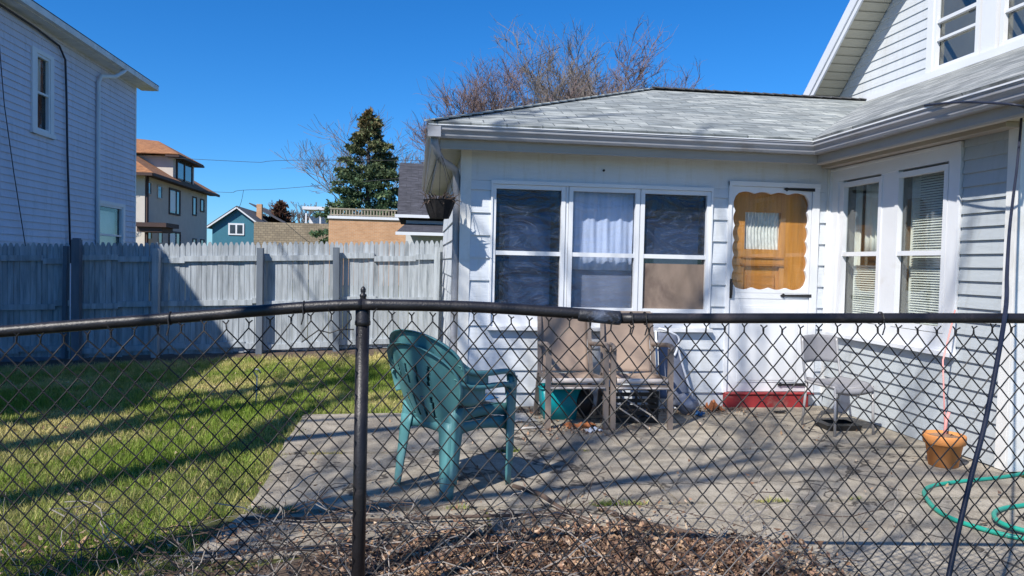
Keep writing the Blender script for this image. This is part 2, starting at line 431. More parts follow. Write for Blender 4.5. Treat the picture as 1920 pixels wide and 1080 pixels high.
# concrete patio, laid as slabs
def mat_concrete():
    m, nt, b, N, L = newmat('old concrete'); v = coords(nt)
    n1 = noise_n(nt, v, 1.4, 9, .7, .5); n2 = noise_n(nt, v, 9, 8, .75); n3 = noise_n(nt, v, 130, 3, .7)
    c = ramp(nt, n1, [(.3, (.25, .21, .165)), (.5, (.39, .34, .265)), (.72, (.50, .445, .36))])
    c = mixc(nt, ramp(nt, n2, [(.47, (0, 0, 0)), (.66, (.75, .75, .75))]), c, (.17, .145, .115))
    c = mixc(nt, ramp(nt, noise_n(nt, v, 2.6, 6, .6, 1.2), [(.52, (0, 0, 0)), (.66, (.6, .6, .6))]), c, (.15, .125, .10))
    c = mixc(nt, ramp(nt, n3, [(.33, (.8, .8, .8)), (.45, (0, 0, 0))]), c, (.12, .11, .095))
    c = mixc(nt, ramp(nt, n3, [(.60, (0, 0, 0)), (.70, (.7, .7, .7))]), c, (.66, .62, .54))
    vo = N.new('ShaderNodeTexVoronoi'); vo.feature = 'DISTANCE_TO_EDGE'; vo.inputs['Scale'].default_value = .55
    wv = N.new('ShaderNodeVectorMath'); wv.operation = 'ADD'
    nz = N.new('ShaderNodeTexNoise'); nz.inputs['Scale'].default_value = 3; nz.inputs['Detail'].default_value = 6
    L.new(v, nz.inputs['Vector']); L.new(v, wv.inputs[0]); L.new(nz.outputs['Color'], wv.inputs[1]); L.new(wv.outputs[0], vo.inputs['Vector'])
    ck = ramp(nt, vo.outputs['Distance'], [(.005, (1, 1, 1)), (.014, (0, 0, 0))])
    c = mixc(nt, ck, c, (.06, .05, .04))
    L.new(c, b.inputs['Base Color']); b.inputs['Roughness'].default_value = .93
    ad = N.new('ShaderNodeMath'); ad.operation = 'ADD'; L.new(n2, ad.inputs[0]); L.new(n3, ad.inputs[1])
    bump(nt, b, ad.outputs[0], .55, .012); return m
M['concrete'] = mat_concrete()
def slab(mb, poly, z0, z1):
    pts = []                                     # roughen the outline a little
    n = len(poly)
    for i in range(n):
        a = Vector(poly[i]); b = Vector(poly[(i + 1) % n]); k = max(1, int((b - a).length / .12))
        for j in range(k):
            p = a.lerp(b, j / k); q = noise.noise(Vector((p.x * 5, p.y * 5, 1.3))) * .02
            pts.append((p.x + q, p.y - q))
    mb.prism(pts, lambda a, b, d: (a, b, d), z0, z1)
pm = MB()
slab(pm, [(-.93, 5.36), (1.55, 5.36), (1.55, 7.02), (.42, 7.02), (.40, 6.74), (-.95, 6.68)], -.12, .034)
slab(pm, [(-.88, 4.16), (1.55, 4.16), (1.55, 5.34), (-.92, 5.34)], -.12, .026)
slab(pm, [(1.565, 4.16), (4.10, 4.16), (4.10, 5.34), (1.565, 5.34)], -.12, .022)
slab(pm, [(1.565, 5.36), (4.10, 5.36), (4.10, 7.02), (1.565, 7.02)], -.12, .03)
slab(pm, [(-1.05, 3.52), (.4, 3.60), (.4, 4.13), (-.90, 4.13)], -.12, .012)
slab(pm, [(.42, 3.62), (1.35, 3.5), (1.6, 2.2), (5.6, 2.0), (5.6, 4.13), (.42, 4.13)], -.12, .018)
tag(pm.build('patio', M['concrete']), kind='structure')
# bare soil: strip under the wooden fence and the bed along the chain link
M['soil'] = mat('bare soil', (.10, .07, .05), 1, .35, 6, (.20, .15, .11), 5, bscale=30, bstr=1)
sm = MB()
def soil_patch(x0, x1, ya, yb, off, n=60, k=10, amp=.14):
    def fn(u, v):
        x = x0 + (x1 - x0) * u; a = ya(x); b = yb(x)
        y = a + (b - a) * v
        if v == 0: y += noise.noise(Vector((x * 2.2, 3, off))) * amp
        if v == 1: y += noise.noise(Vector((x * 2.6, 8, off))) * amp
        e = math.sin(PI * v)
        return (x, y, hgt(x, y) + .004 + off * e + .02 * abs(noise.noise(Vector((x * 4, y * 4, 0)))) * e)
    sm.grid(fn, n, k)
soil_patch(-7.0, .4, lambda x: 10.35, lambda x: 11.6, .02)
soil_patch(-2.2, 2.1, lambda x: 2.35, lambda x: 3.62 + .25 * math.exp(-((x - .6) ** 2) / .5) - .55 * min(1, max(0, -.35 - x) / .9) - max(0, x - 1.2) * .6, .045, 110, 24)
tag(sm.build('soil', M['soil'], smooth=True, fixn=False), kind='structure')

# grass blades (uncountable)
nr = np.random.default_rng(3)
def blades(n, xr, yr, inside, hmin, hmax, wid, dense=None):
    x = nr.uniform(*xr, n); y = nr.uniform(*yr, n)
    keep = np.array([inside(a, b) for a, b in zip(x, y)]); x = x[keep]; y = y[keep]; n = len(x)
    z = np.array([hgt(a, b) for a, b in zip(x, y)])
    n1 = np.array([noise.noise(Vector((a * .9, b * .9, 0))) + .5 * noise.noise(Vector((a * 3.1, b * 3.1, 4))) for a, b in zip(x, y)])
    n3 = np.array([noise.noise(Vector((a * 9, b * 9, 7))) for a, b in zip(x, y)])
    h = nr.uniform(hmin, hmax, n) * (1 + .6 * np.clip(n1, -.6, .9) + 1.1 * np.clip(n3, -.6, .8))
    ang = nr.uniform(0, 2 * PI, n); ln = nr.uniform(.15, 1.1, n) * h; la = nr.uniform(0, 2 * PI, n)
    wd = wid * (.5 + .17 * y)
    v = np.zeros((n, 3, 3)); cx, sx = np.cos(ang) * wd, np.sin(ang) * wd
    v[:, 0] = np.stack([x - cx, y - sx, z - .005], 1); v[:, 1] = np.stack([x + cx, y + sx, z - .005], 1)
    v[:, 2] = np.stack([x + np.cos(la) * ln, y + np.sin(la) * ln, z + h], 1)
    dry = np.clip((nr.normal(0, .28, n) - n1 * 1.1 + .33 + np.clip((y - 9.3) * .35, 0, .6)), 0, 1)[:, None]
    green = np.array([.22, .32, .045]) * nr.uniform(.6, 1.35, (n, 1)); tan = np.array([.72, .62, .27]) * nr.uniform(.6, 1.2, (n, 1))
    c = green * (1 - dry) + tan * dry
    return v.reshape(-1, 3), np.repeat(c, 3, 0)
def pedge(y): return -.90 - .04 * math.sin(y * 5) + .09 * noise.noise(Vector((y * 3.3, 2, 0))) - (.14 if y < 4.1 else 0)
def in_lawn(x, y):
    if x > pedge(y) + .05 * (noise.noise(Vector((y * 6, 0, 0)))) and y < 6.74: return False
    if y < 2.75 + .7 * noise.noise(Vector((x * 2, y * 2, 0))) + (.9 * max(0, x + 1.5)): return False
    if y > 10.4 and rnd.random() < (y - 10.4) * 2.5: return False
    if x > .38 and y > 6.7: return False
    return abs(x + 1.2) < y * .85
V1, C1 = blades(340000, (-7.4, .4), (2.6, 11.0), in_lawn, .022, .055, .0028)
cr = [((-.9, 5.35), (1.3, 5.35)), ((-.9, 4.145), (1.4, 4.145)), ((2.0, 4.145), (3.3, 4.145)), ((1.56, 4.3), (1.56, 5.3))]
def in_crack(x, y):
    for (ax, ay), (bx, by) in cr:
        d = abs(y - ay) if ay == by else abs(x - ax)
        if min(ax, bx) <= x <= max(ax, bx) and min(ay, by) - .02 <= y <= max(ay, by) + .02 and d < .035:
            return noise.noise(Vector((x * 2.2, y * 2.2, 9))) > .16 and rnd.random() < .45
    return False
V2, C2 = blades(260000, (-.95, 3.4), (4.0, 5.5), in_crack, .012, .035, .002)
V2[:, 2] += .025
V3, C3 = blades(9000, (.15, .45), (6.7, 10.8), lambda x, y: x < .40, .03, .09, .003)
grass = arr_mesh('grass', np.concatenate([V1, V2, V3]), 3, M['grass'], np.concatenate([C1, C2, C3]))
tag(grass, 'patchy green and straw coloured lawn grass with tufts in the slab cracks', 'grass', kind='stuff')

# ------------------------------------------------------------------ walls and siding
FRONT = lambda Y: (lambda u, d, z: (u, Y - d, z))        # wall facing the camera, u = x
WEST = lambda X: (lambda u, d, z: (X - d, u, z))         # wall facing -X, u = y
EAST = lambda X: (lambda u, d, z: (X + d, u, z))

def siding(mb, Mx, u0, u1, z0, z1, course, zref, t=.020, t0=.002):
    f0 = u0 if callable(u0) else (lambda z: u0); f1 = u1 if callable(u1) else (lambda z: u1)
    k = math.floor((z0 - zref) / course + 1e-6)
    while zref + k * course < z1 - 1e-5:
        a = zref + k * course; b = a + course; za = max(a, z0); zb = min(b, z1)
        da = t + (t0 - t) * (za - a) / course; db = t + (t0 - t) * (zb - a) / course
        p = [Mx(f0(za), da, za), Mx(f1(za), da, za), Mx(f1(zb), db, zb), Mx(f0(zb), db, zb),
             Mx(f0(za), 0, za), Mx(f1(za), 0, za)]
        mb.add(p, [(0, 1, 2, 3), (4, 5, 1, 0)])
        k += 1

def window(parent, Mx, u0, u1, z0, z1, pane_mat, fr=.045, meet=None, depth=.02, room=.35, frame_mat=None, room_mat=None, lower=None, vmull=0):
    """a sash window: frame mesh (the part) with its pane; u0..z1 is the glass opening"""
    f = MB(); fm = frame_mat or M['trim']
    a, b, c, e = u0 - fr, u1 + fr, z0 - fr, z1 + fr
    f.box(a, u0, -.03, depth, c, e, Mx); f.box(u1, b, -.03, depth, c, e, Mx)
    f.box(u0, u1, -.03, depth - .003, z1, e, Mx); f.box(u0, u1, -.03, depth - .003, c, z0, Mx)
    zm = meet
    if zm: f.box(u0, u1, -.03, depth - .006, zm - .02, zm + .02, Mx)
    for i in range(vmull):
        uc = u0 + (u1 - u0) * (i + 1) / (vmull + 1); f.box(uc - .012, uc + .012, -.02, depth - .01, (zm or z0), z1, Mx)
    w_ = f.build('window', fm, parent)
    if zm:
        p1 = MB(); p1.box(u0 - .01, u1 + .01, -.024, -.02, zm + .01, z1 + .01, Mx); p1.build('pane', pane_mat, w_)
        p2 = MB(); p2.box(u0 - .01, u1 + .01, -.036, -.032, z0 - .01, zm - .01, Mx); p2.build('pane', lower or pane_mat, w_)
    else:
        p1 = MB(); p1.box(u0 - .01, u1 + .01, -.024, -.02, z0 - .01, z1 + .01, Mx); p1.build('pane', pane_mat, w_)
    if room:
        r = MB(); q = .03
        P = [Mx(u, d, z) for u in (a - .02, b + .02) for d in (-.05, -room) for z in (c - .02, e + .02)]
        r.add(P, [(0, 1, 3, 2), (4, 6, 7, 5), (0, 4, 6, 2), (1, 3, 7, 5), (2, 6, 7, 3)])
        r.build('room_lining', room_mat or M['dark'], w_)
    return w_

# ================================================================== MAIN HOUSE (porch, wing, gable)
house = empty('house', (4.1, 7.04, 0), 'white and pale grey house with an enclosed low porch, plastic covered windows and shingled roofs', 'house')
YF = 7.042; XR = 4.108; F = FRONT(YF); R = WEST(XR)
wall = MB()
C_ = .213; ZR = .165
siding(wall, F, .50, .695, .165, 2.17, C_, ZR)
siding(wall, F, 2.866, 3.035, .165, 2.17, C_, ZR)
siding(wall, F, 3.985, 4.09, .165, 2.17, C_, ZR)
siding(wall, F, .695, 2.866, .165, .745, C_, ZR)
wall.box(.50, 4.09, .0, .012, 2.172, 2.50, F)                      # plain frieze panel
for x in (1.774,): wall.lathe([(.0, .0), (.0, 0)], (x, YF, 2.3), 4)
# backing with openings left for windows and door
wall.box(.46, .70, -.10, -.002, .02, 2.5, F); wall.box(.70, 2.86, -.10, -.002, .02, .80, F); wall.box(.70, 2.86, -.10, -.002, 2.16, 2.5, F)
wall.box(2.86, 3.05, -.10, -.002, .02, 2.5, F); wall.box(3.05, 3.94, -.10, -.002, 2.22, 2.5, F); wall.box(3.94, 4.1, -.10, -.002, .02, 2.5, F)
# side wall of the porch facing the lawn
S = WEST(.44)
siding(wall, S, 7.10, 12.0, .165, 2.5, C_, ZR); wall.box(7.05, 12.0, -.08, -.002, .02, 2.5, S)
wall.box(.5, 6.0, 11.9, 12.0, .02, 2.5)
wall.build('wall', M['siding'], house)
nl = MB(); nl.tube([(1.774, YF - .012, 2.305), (1.774, YF - .03, 2.305)], .011, 10)
nl.build('wall_cap', M['iron'], house)
# right wing wall
w2 = MB(); C2_ = .1005
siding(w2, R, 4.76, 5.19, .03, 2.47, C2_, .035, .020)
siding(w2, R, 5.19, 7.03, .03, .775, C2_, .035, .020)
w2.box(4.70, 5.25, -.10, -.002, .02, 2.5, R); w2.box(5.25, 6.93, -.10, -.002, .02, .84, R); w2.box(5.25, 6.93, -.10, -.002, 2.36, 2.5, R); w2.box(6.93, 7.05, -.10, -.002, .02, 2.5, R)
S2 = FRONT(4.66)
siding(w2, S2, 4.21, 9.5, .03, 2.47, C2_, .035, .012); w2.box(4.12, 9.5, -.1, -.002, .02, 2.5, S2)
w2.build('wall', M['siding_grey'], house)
# foundation
fo = MB()
fo.box(.46, 4.10, -.06, -.012, -.1, .165, F); fo.box(4.68, 7.0, -.05, -.02, -.1, .04, R)
fo.box(.47, .55, 7.12, 12.0, -.1, .165)
fo.build('foundation', M['found'], house)
# corner boards and window casings
def board(name, m_, par, *a): q = MB(); q.box(*a); return q.build(name, m_, par)
tr = MB()
tr.box(.428, .505, -.0, .022, .16, 2.49, F); tr.box(7.022, 7.10, -.0, .022, .16, 2.49, WEST(.428 + .0))
q = MB(); q.box(4.065, 4.106, .013, .030, .16, 2.45, F); q.box(7.00, 7.03, 0, .03, .16, 2.45, R); q.build('corner_board', M['trim_dirty'], house)
q = MB(); q.box(4.66, 4.755, .0, .022, .03, 2.47, R); q.box(4.087, 4.21, .0, .020, .03, 2.47, S2); q.build('corner_board', M['trim_dirty'], house)
tr.build('corner_board', M['trim_dirty'], house)
cs = MB()     # casing around the triple window
cs.box(.70, .755 - .045, -.03, .03, .80, 2.165, F); cs.box(2.872 - .0, 2.86 + .0001, -.03, .03, .80, 2.165, F)
cs.box(.695, 2.875, .0, .034, 2.142, 2.176, F); cs.box(.695, .712, .0, .033, .79, 2.142, F); cs.box(2.858, 2.875, .0, .033, .79, 2.142, F)
cs.box(1.418, 1.415 + .004, 0, 0, 1, 1, F)
cs.box(1.415, 1.418, -.03, .012, .82, 2.14, F)
for a, b in ((1.418, 1.440), (2.142, 2.150)): cs.box(a, b, -.03, .008, .94, 2.142, F)
cs.box(.712, 2.858, -.03, .010, .80, .942, F)
cs.box(.68, 2.89, -.02, .075, .765, .798, F)
cs.build('window_casing', M['trim'], house)
# triple porch window
wA = window(house, F, .745, 1.370, .985, 2.10, M['film'], .04, 1.495, .018)
wB = window(house, F, 1.484, 2.100, .985, 2.10, M['film2'], .04, 1.495, .018)
wC = window(house, F, 2.192, 2.820, .985, 2.10, M['film'], .04, 1.495, .018, lower=M['door_glass'])
for a, b, parent_ in ((.85, 1.30, wA), (2.26, 2.80, wC)):
    bd = MB(); bd.box(a, b, -.16, -.14, 1.0, 1.86, F); bd.build('inner_blind', M['blindblue'], parent_)
cu = MB(); cu.grid(lambda u, v: (1.47 + .64 * u, YF + .10 + .010 * math.sin(u * 27 + 2 * math.sin(v * 2)) + .004 * math.sin(u * 61), 1.35 + .8 * v), 90, 6)
cu.build('curtain', M['curtain'], wB, True, .002)
lb = MB(); lb.box(1.46, 2.12, -.13, -.12, .95, 1.5, F); lb.build('inner_blind', M['greyfab'], wB)
pb = MB(); pb.box(2.19, 2.82, -.030, -.012, .975, 1.425, F); pb.build('plywood_board', M['plywood'], wC)
# right wing double window with mitred casing
c2 = MB()
U0, U1, Z0, Z1 = 5.212, 6.985, .80, 2.385
def miter(mb, Mx, u0, u1, z0, z1, wd, d0, d1):
    o = [(u0, z0), (u1, z0), (u1, z1), (u0, z1)]; i = [(u0 + wd, z0 + wd), (u1 - wd, z0 + wd), (u1 - wd, z1 - wd), (u0 + wd, z1 - wd)]
    for k in range(4):
        l = (k + 1) % 4; q = [o[k], o[l], i[l], i[k]]
        vs = [Mx(a, d0, b) for a, b in q] + [Mx(a, d1, b) for a, b in q]
        mb.add(vs, [(3, 2, 1, 0), (4, 5, 6, 7), (0, 1, 5, 4), (1, 2, 6, 5), (2, 3, 7, 6), (3, 0, 4, 7)])
miter(c2, R, U0, U1, Z0, Z1, .12, -.03, .020)
miter(c2, R, U0 - .012, U1 + .012, Z0 - .012, Z1 + .012, .022, .0, .032)
c2.box(5.96, 6.20, -.03, .012, .92, 2.265, R); c2.box(6.80, 6.87, -.03, .008, .92, 2.265, R)
c2.box(5.332, 5.36, -.03, .008, .92, 2.265, R)
c2.box(U0 - .03, U1 + .02, .0, .07, Z0 - .045, Z0 - .012, R)
c2.build('window_casing', M['trim'], house)
for (u0, u1) in ((5.388, 5.942), (6.218, 6.768)):
    ww = window(house, R, u0, u1, .97, 2.20, M['glass'], .045, 1.555, .02, .5, room_mat=M['room'])
    sl_ = MB(); z = .95
    cut = u0 + (u1 - u0) * .88
    while z < 2.19:
        if u0 < 6 or z < 1.44:
            sl_.add([R(u0 - .01, -.07, z), R(cut, -.07, z), R(cut, -.088, z + .017), R(u0 - .01, -.088, z + .017)], [(0, 1, 2, 3)])
        z += .021
    sl_.build('slat_blind', M['blind'], ww, fixn=False)
    ct = MB(); ct.grid(lambda u, v: (XR + .13 + .012 * math.sin(u * 26), cut + (u1 + .02 - cut) * u, .95 + 1.27 * v), 24, 4)
    if u0 > 6: ct.grid(lambda u, v: (XR + .16 + .012 * math.sin(u * 40), u0 + (cut - u0) * u, 1.55 + .67 * v), 40, 4)
    ct.build('curtain', M['blind'], ww, True, .002)
# gable of the main block
XG = 6.0; G_ = WEST(XG)
zr = lambda z: 10.12 - (z - 3.9) / .86           # far rake on the wall plane
yr_ = lambda y: 3.9 + (10.12 - y) * .86
ga = MB()
W1 = (7.44, 8.16); W2 = (6.42, 7.14)
def near(z): return 14.6 - zr(z)
def seg(u0, u1, za, zb): siding(ga, G_, u0, u1, za, zb, .118, 3.60, .014)
ga_top = 6.2
seg(8.262, lambda z: zr(z), 2.6, 5.28)
seg(7.30, 8.262, 5.28, 5.9) if False else None
seg(lambda z: near(z), 6.32, 3.4, 5.28)
seg(6.32, 8.262, 3.2, 3.70)
seg(6.32, 8.262, 5.28, 5.41)
seg(lambda z: near(z), lambda z: zr(z), 5.41, 6.28)
ga.prism([(11.3, 2.6), (3.3, 2.6), (4.4, 3.8), (7.3, 6.3), (10.25, 3.8)], lambda a, b, d: (XG + d, a, b), .47, .55)
ga.build('wall', M['siding_gable'], house)
for a, b in (W1, W2):
    window(house, G_, a + .05, b - .05, 3.80, 5.12, M['glass'], .05, 4.10 + .22, .02, .45, room_mat=M['room'])
gc = MB()
gc.box(8.16, 8.262, -.03, .03, 3.70, 5.20, G_); gc.box(7.19, 7.39, -.03, .028, 3.70, 5.20, G_); gc.box(6.32, 6.37, -.03, .028, 3.7, 5.2, G_)
gc.box(6.32, 8.262, -.03, .029, 5.171, 5.28, G_) ; gc.box(6.30, 8.28, -.03, .05, 3.66, 3.749, G_)
for a, b in (W1, W2): gc.box(a + .05, b - .05, -.03, .012, 4.09, 4.12, G_)
gc.build('window_casing', M['trim'], house)
# main roof with rake boards and soffit
mr = MB()
def rake_pt(y, x, off=0): return (x, y, yr_(y) + off)
for s in (0, 1):
    fy = (lambda y: y) if s == 0 else (lambda y: 14.6 - y)
    ye, yt = 11.5, 7.3
    P = []
    for x in (5.56, 12.5):
        for y in (ye, yt):
            for o in (.10, .20): P.append((x, fy(y), yr_(y) + o))
    mr.add(P, [(0, 1, 3, 2), (4, 6, 7, 5), (0, 4, 5, 1), (2, 3, 7, 6), (0, 2, 6, 4), (1, 5, 7, 3)])
mr.build('roof', M['shy'], house)
rk = MB()
for s in (0, 1):
    fy = (lambda y: y) if s == 0 else (lambda y: 14.6 - y)
    for (x0, x1, oa, ob) in ((5.535, 5.56, -.12, .17), (5.515, 5.535, -.03, .155)):
        P = [(x, fy(y), yr_(y) + o) for x in (x0, x1) for y in (11.5, 7.3) for o in (oa, ob)]
        rk.add(P, [(0, 1, 3, 2), (4, 6, 7, 5), (0, 4, 5, 1), (2, 3, 7, 6), (0, 2, 6, 4), (1, 5, 7, 3)])
rk.build('rake_board', M['trim'], house)
rs = MB()
k = 0; y = 11.4
while y > 3.3:
    yy = y if y > 7.3 else y
    def zz(q): return yr_(q) if q > 7.3 else yr_(14.6 - q)
    y2 = y - .095
    rs.add([(5.56, y, zz(y) - .02), (5.98, y, zz(y) - .02), (5.98, y2, zz(y2) - .03), (5.56, y2, zz(y2) - .03)], [(0, 1, 2, 3)])
    y -= .1
rs.add([(5.56, 11.4, yr_(11.4) - .012), (5.98, 11.4, yr_(11.4) - .012), (5.98, 7.3, yr_(7.3) - .012), (5.56, 7.3, yr_(7.3) - .012)], [(0, 1, 2, 3)])
rs.build('soffit', M['soffit'], house, fixn=False)
# low hip roof over the porch, wing roof, valley
zp = lambda y: 2.61 + .373 * (y - 6.60)
RX, RY = 2.99, 9.49; RZ = zp(RY)
KW = (RZ - 2.61) / (6.03 - 3.66)
pr = MB()
pr.add([(.085, 6.60, 2.61), (3.66, 6.60, 2.61), (6.03, RY, RZ), (RX, RY, RZ)], [(0, 1, 2, 3)])
pr.build('roof', M['shx'], house, solid=.02)
po = MB(); po.add([(.085, 6.60, 2.61), (RX, RY, RZ), (RX, RY + .1, RZ), (.085, 12.4, 2.61)], [(0, 1, 2, 3)])
po.add([(3.66, 6.60, 2.612), (3.66, 4.16, 2.612), (6.03, 4.16, 2.612 + KW * 2.37), (6.03, RY, RZ + .002)], [(0, 1, 2, 3)])
po.build('roof', M['shy'], house, solid=.02)
pn = MB(); pn.add([(RX, RY + .1, RZ), (6.03, RY + .1, RZ), (6.03, 12.4, 2.61), (.085, 12.4, 2.61)], [(0, 1, 2, 3)]); pn.build('roof', M['shx'], house, solid=.02)
rc = MB()
def caps(a, b, wd, n):
    global rc
    a = Vector(a); b = Vector(b); d = (b - a) / n
    for i in range(n):
        p = a + d * i; q = p + d * 1.12
        rc.bar(p + Vector((0, 0, .022)), q + Vector((0, 0, .012)), wd, .012)
caps((.10, 6.615, 2.615), (RX, RY, RZ), .13, 26); rc.build('hip_cap', M['hipcap'], house); rc = MB(); caps((RX, RY, RZ), (6.0, RY + .03, RZ), .20, 22)
rc.build('ridge_cap', M['ridge'], house)
fl = MB(); fl.bar((6.0, 4.2, 2.63 + KW * 2.32), (6.0, RY, RZ + .0), .06, .10); fl.build('flashing', M['trim'], house)
# drip edge
de = MB(); de.box(.09, 3.66, 6.615, 6.64, 2.565, 2.596); de.box(3.675, 3.70, 4.16, 6.62, 2.565, 2.598); de.box(.10, .12, 6.64, 12.4, 2.565, 2.596)
de.build('drip_edge', M['drip'], house)
# gutters (ogee profile), with the top edge highlight painted as a white lip
gp = [(.0, .0), (.060, .0), (.072, .018), (.076, .036), (.088, .052), (.102, .066), (.104, .088), (.112, .092), (.112, .100), (.094, .100), (.094, .094), (.0, .094)]
gt = MB()
gt.sweep(gp, lambda t, p: (t, 6.715 - p[0] - (0), 2.492 + p[1] - .006 * t / 3.6), [.18 - .0, .5, 1.2, 2.4, 3.78])
gt.sweep([(a, b) for a, b in gp], lambda t, p: (3.775 - p[0], t, 2.488 + p[1]), [6.74, 5.5, 4.16])
gt.sweep(gp, lambda t, p: (.198 - p[0], t, 2.492 + p[1]), [6.70, 9, 12.4])
gt.box(.086, .20, 6.601, 6.70, 2.492, 2.586)
gt.build('gutter', M['gutter'], house)
lip = MB(); lip.box(.09, 3.66, 6.597, 6.612, 2.592, 2.600); lip.box(3.657, 3.671, 4.16, 6.60, 2.588, 2.599)
lip.build('gutter_highlight', M['trim'], house)
fa = MB()
fa.box(.20, 3.79, 6.716, 6.74, 2.425, 2.57); fa.box(3.776, 3.80, 4.16, 6.716, 2.42, 2.57); fa.box(.20, .222, 6.74, 12.4, 2.425, 2.57)
fa.tube([(3.80, 6.72, 2.418), (3.80, 4.16, 2.418)], .026, 10); fa.box(.2, 3.8, 6.72, 6.748, 2.405, 2.425)
fa.box(3.98, 4.104, 4.66, 7.0, 2.405, 2.44)
fa.build('fascia', M['fascia'], house)
sf = MB()
x = .222
while x < 4.0:
    sf.box(x, min(x + .092, 4.1), 6.74, 7.03, 2.452, 2.462); x += .1
sf.box(.222, 4.1, 6.74, 7.03, 2.464, 2.472)
y = 7.05
while y < 12: sf.box(.222, .43, y, y + .13, 2.452, 2.462); y += .14
sf.box(.222, .43, 7.04, 12.0, 2.464, 2.472)
y = 4.2
while y < 6.9: sf.box(3.80, 4.11, y, y + .092, 2.442, 2.452); y += .1
sf.box(3.80, 4.11, 4.16, 7.0, 2.454, 2.462)
sf.build('soffit', M['soffit'], house)
dn = MB()
dn.tube([(.15, 6.70, 2.50), (.155, 6.70, 2.44), (.175, 6.74, 2.37), (.22, 6.82, 2.31), (.30, 6.95, 2.285), (.355, 7.06, 2.26), (.372, 7.10, 2.20), (.375, 7.12, 2.0), (.375, 7.12, 1.2), (.375, 7.12, .18), (.34, 7.12, .10), (.25, 7.12, .07)],
        .034, 10)
dn.build('downspout', M['gutter'], house, True)

# storm door with scalloped opening
st = MB()
ox0, ox1, oz0, oz1 = 3.105, 3.865, 1.205, 2.140
dx0, dx1, dz0, dz1 = 3.072, 3.905, .175, 2.20
N_ = 360; inner = []; outer = []
cx, cz = (ox0 + ox1) / 2, (oz0 + oz1) / 2; hw, hh = (ox1 - ox0) / 2, (oz1 - oz0) / 2
for i in range(N_):
    s = i / N_ * 4; sd = int(s); t = s - sd; q = -1 + 2 * t
    nsc = 4 if sd % 2 == 0 else 6
    ph = abs(math.sin(PI * t * nsc)); bulge = .020 * (ph - .25)
    if sd == 0: a, b, na, nb = q, -1, 0, -1
    elif sd == 1: a, b, na, nb = 1, q, 1, 0
    elif sd == 2: a, b, na, nb = -q, 1, 0, 1
    else: a, b, na, nb = -1, -q, -1, 0
    e = .93
    inner.append((cx + a * hw * (e if na == 0 else 1) + na * bulge, cz + b * hh * (e if nb == 0 else 1) + nb * bulge))
    m_ = max(abs(a), abs(b))
    outer.append((min(dx1, max(dx0, cx + a * (hw + .04))), min(dz1, max(1.155, cz + b * (hh + .06)))))
vs = []
for d in (.018, -.012):
    vs += [F(a, d, b) for a, b in outer] + [F(a, d, b) for a, b in inner]
fs = []
for i in range(N_):
    j = (i + 1) % N_
    fs += [(i, j, N_ + j, N_ + i), (2 * N_ + j, 2 * N_ + i, 3 * N_ + i, 3 * N_ + j), (N_ + i, N_ + j, 3 * N_ + j, 3 * N_ + i), (i, 2 * N_ + i, 2 * N_ + j, j)]
st.add(vs, fs)
st.box(dx0, dx1, -.012, .018, 1.10, 1.157, F)
st.box(dx0, dx1, -.012, .014, .175, 1.10, F)
st.box(dx0 + .11, dx1 - .11, .014, .021, .27, 1.03, F); st.box(dx0 + .13, dx1 - .13, .021, .025, .29, 1.01, F)
sd_ = st.build('storm_door', M['trim'], house)
for z, xa in ((2.19, 3.60), (1.135, 3.60), (.245, 3.60)):
    hg = MB(); P = [(xa, z), (xa + .035, z + .022), (xa + .05, z + .010), (3.93, z + .016), (3.93, z - .016), (xa + .05, z - .010), (xa + .035, z - .022)]
    hg.prism(P, lambda a, b, d: F(a, d, b), .0255, .032); hg.build('strap_hinge', M['iron'], sd_)
hd = MB(); hd.tube([F(3.085, .02, 1.27), F(3.085, .055, 1.25), F(3.083, .06, 1.2), F(3.085, .05, 1.14), F(3.085, .02, 1.12)], [.010, .009, .008, .009, .010], 8)
hd.box(3.070, 3.100, .018, .026, 1.10, 1.29, F); hd.build('handle', M['iron'], sd_)
pg = MB(); pg.box(ox0 - .02, ox1 + .02, -.018, -.014, oz0 - .02, oz1 + .02, F); pg.build('pane', M['door_glass'], sd_)
df = MB()
df.box(3.035, 3.068, 0, .036, .165, 2.245, F); df.box(3.910, 3.985, 0, .030, .165, 2.245, F); df.box(3.035, 3.985, 0, .040, 2.206, 2.25, F)
df.build('door_casing', M['trim'], house)
# the wooden inner door
dr = MB(); D0 = -.115
dr.box(3.05, 3.257, D0, D0 + .04, .16, 2.22, F); dr.box(3.632, 3.95, D0, D0 + .04, .16, 2.22, F)
dr.box(3.257, 3.632, D0, D0 + .038, 1.963, 2.22, F); dr.box(3.257, 3.632, D0, D0 + .038, 1.42, 1.592, F); dr.box(3.257, 3.632, D0, D0 + .02, .16, 1.42, F)
inn = dr.build('inner_door', M['door_wood'], house)
pl = MB(); pl.box(3.30, 3.59, D0 + .02, D0 + .035, .9, 1.33, F); pl.box(3.22, 3.67, D0 + .04, D0 + .055, 1.425, 1.445, F)
pl.box(3.22, 3.67, D0 + .04, D0 + .050, 1.50, 1.515, F)
pl.build('door_panel', M['door_wood2'], inn)
lc = MB(); lc.grid(lambda u, v: (3.25 + .39 * u, YF + .112 + .007 * math.sin(u * 70 + 3 * math.sin(v * 3)), 1.58 + .4 * v), 120, 6)
lc.build('lace_curtain', M['lace'], inn, True)
ib = MB(); ib.box(3.0, 4.0, -.4, -.14, .1, 2.3, F); ib.build('room_lining', M['dark'], inn)
stp = MB(); stp.box(3.04, 3.90, .013, .10, -.05, .155, F); stp.box(3.04, 3.95, .014, .115, .157, .172, F)
o = stp.build('door_step', M['red'], house)
md = o.modifiers.new('b', 'BEVEL'); md.width = .008; md.segments = 2

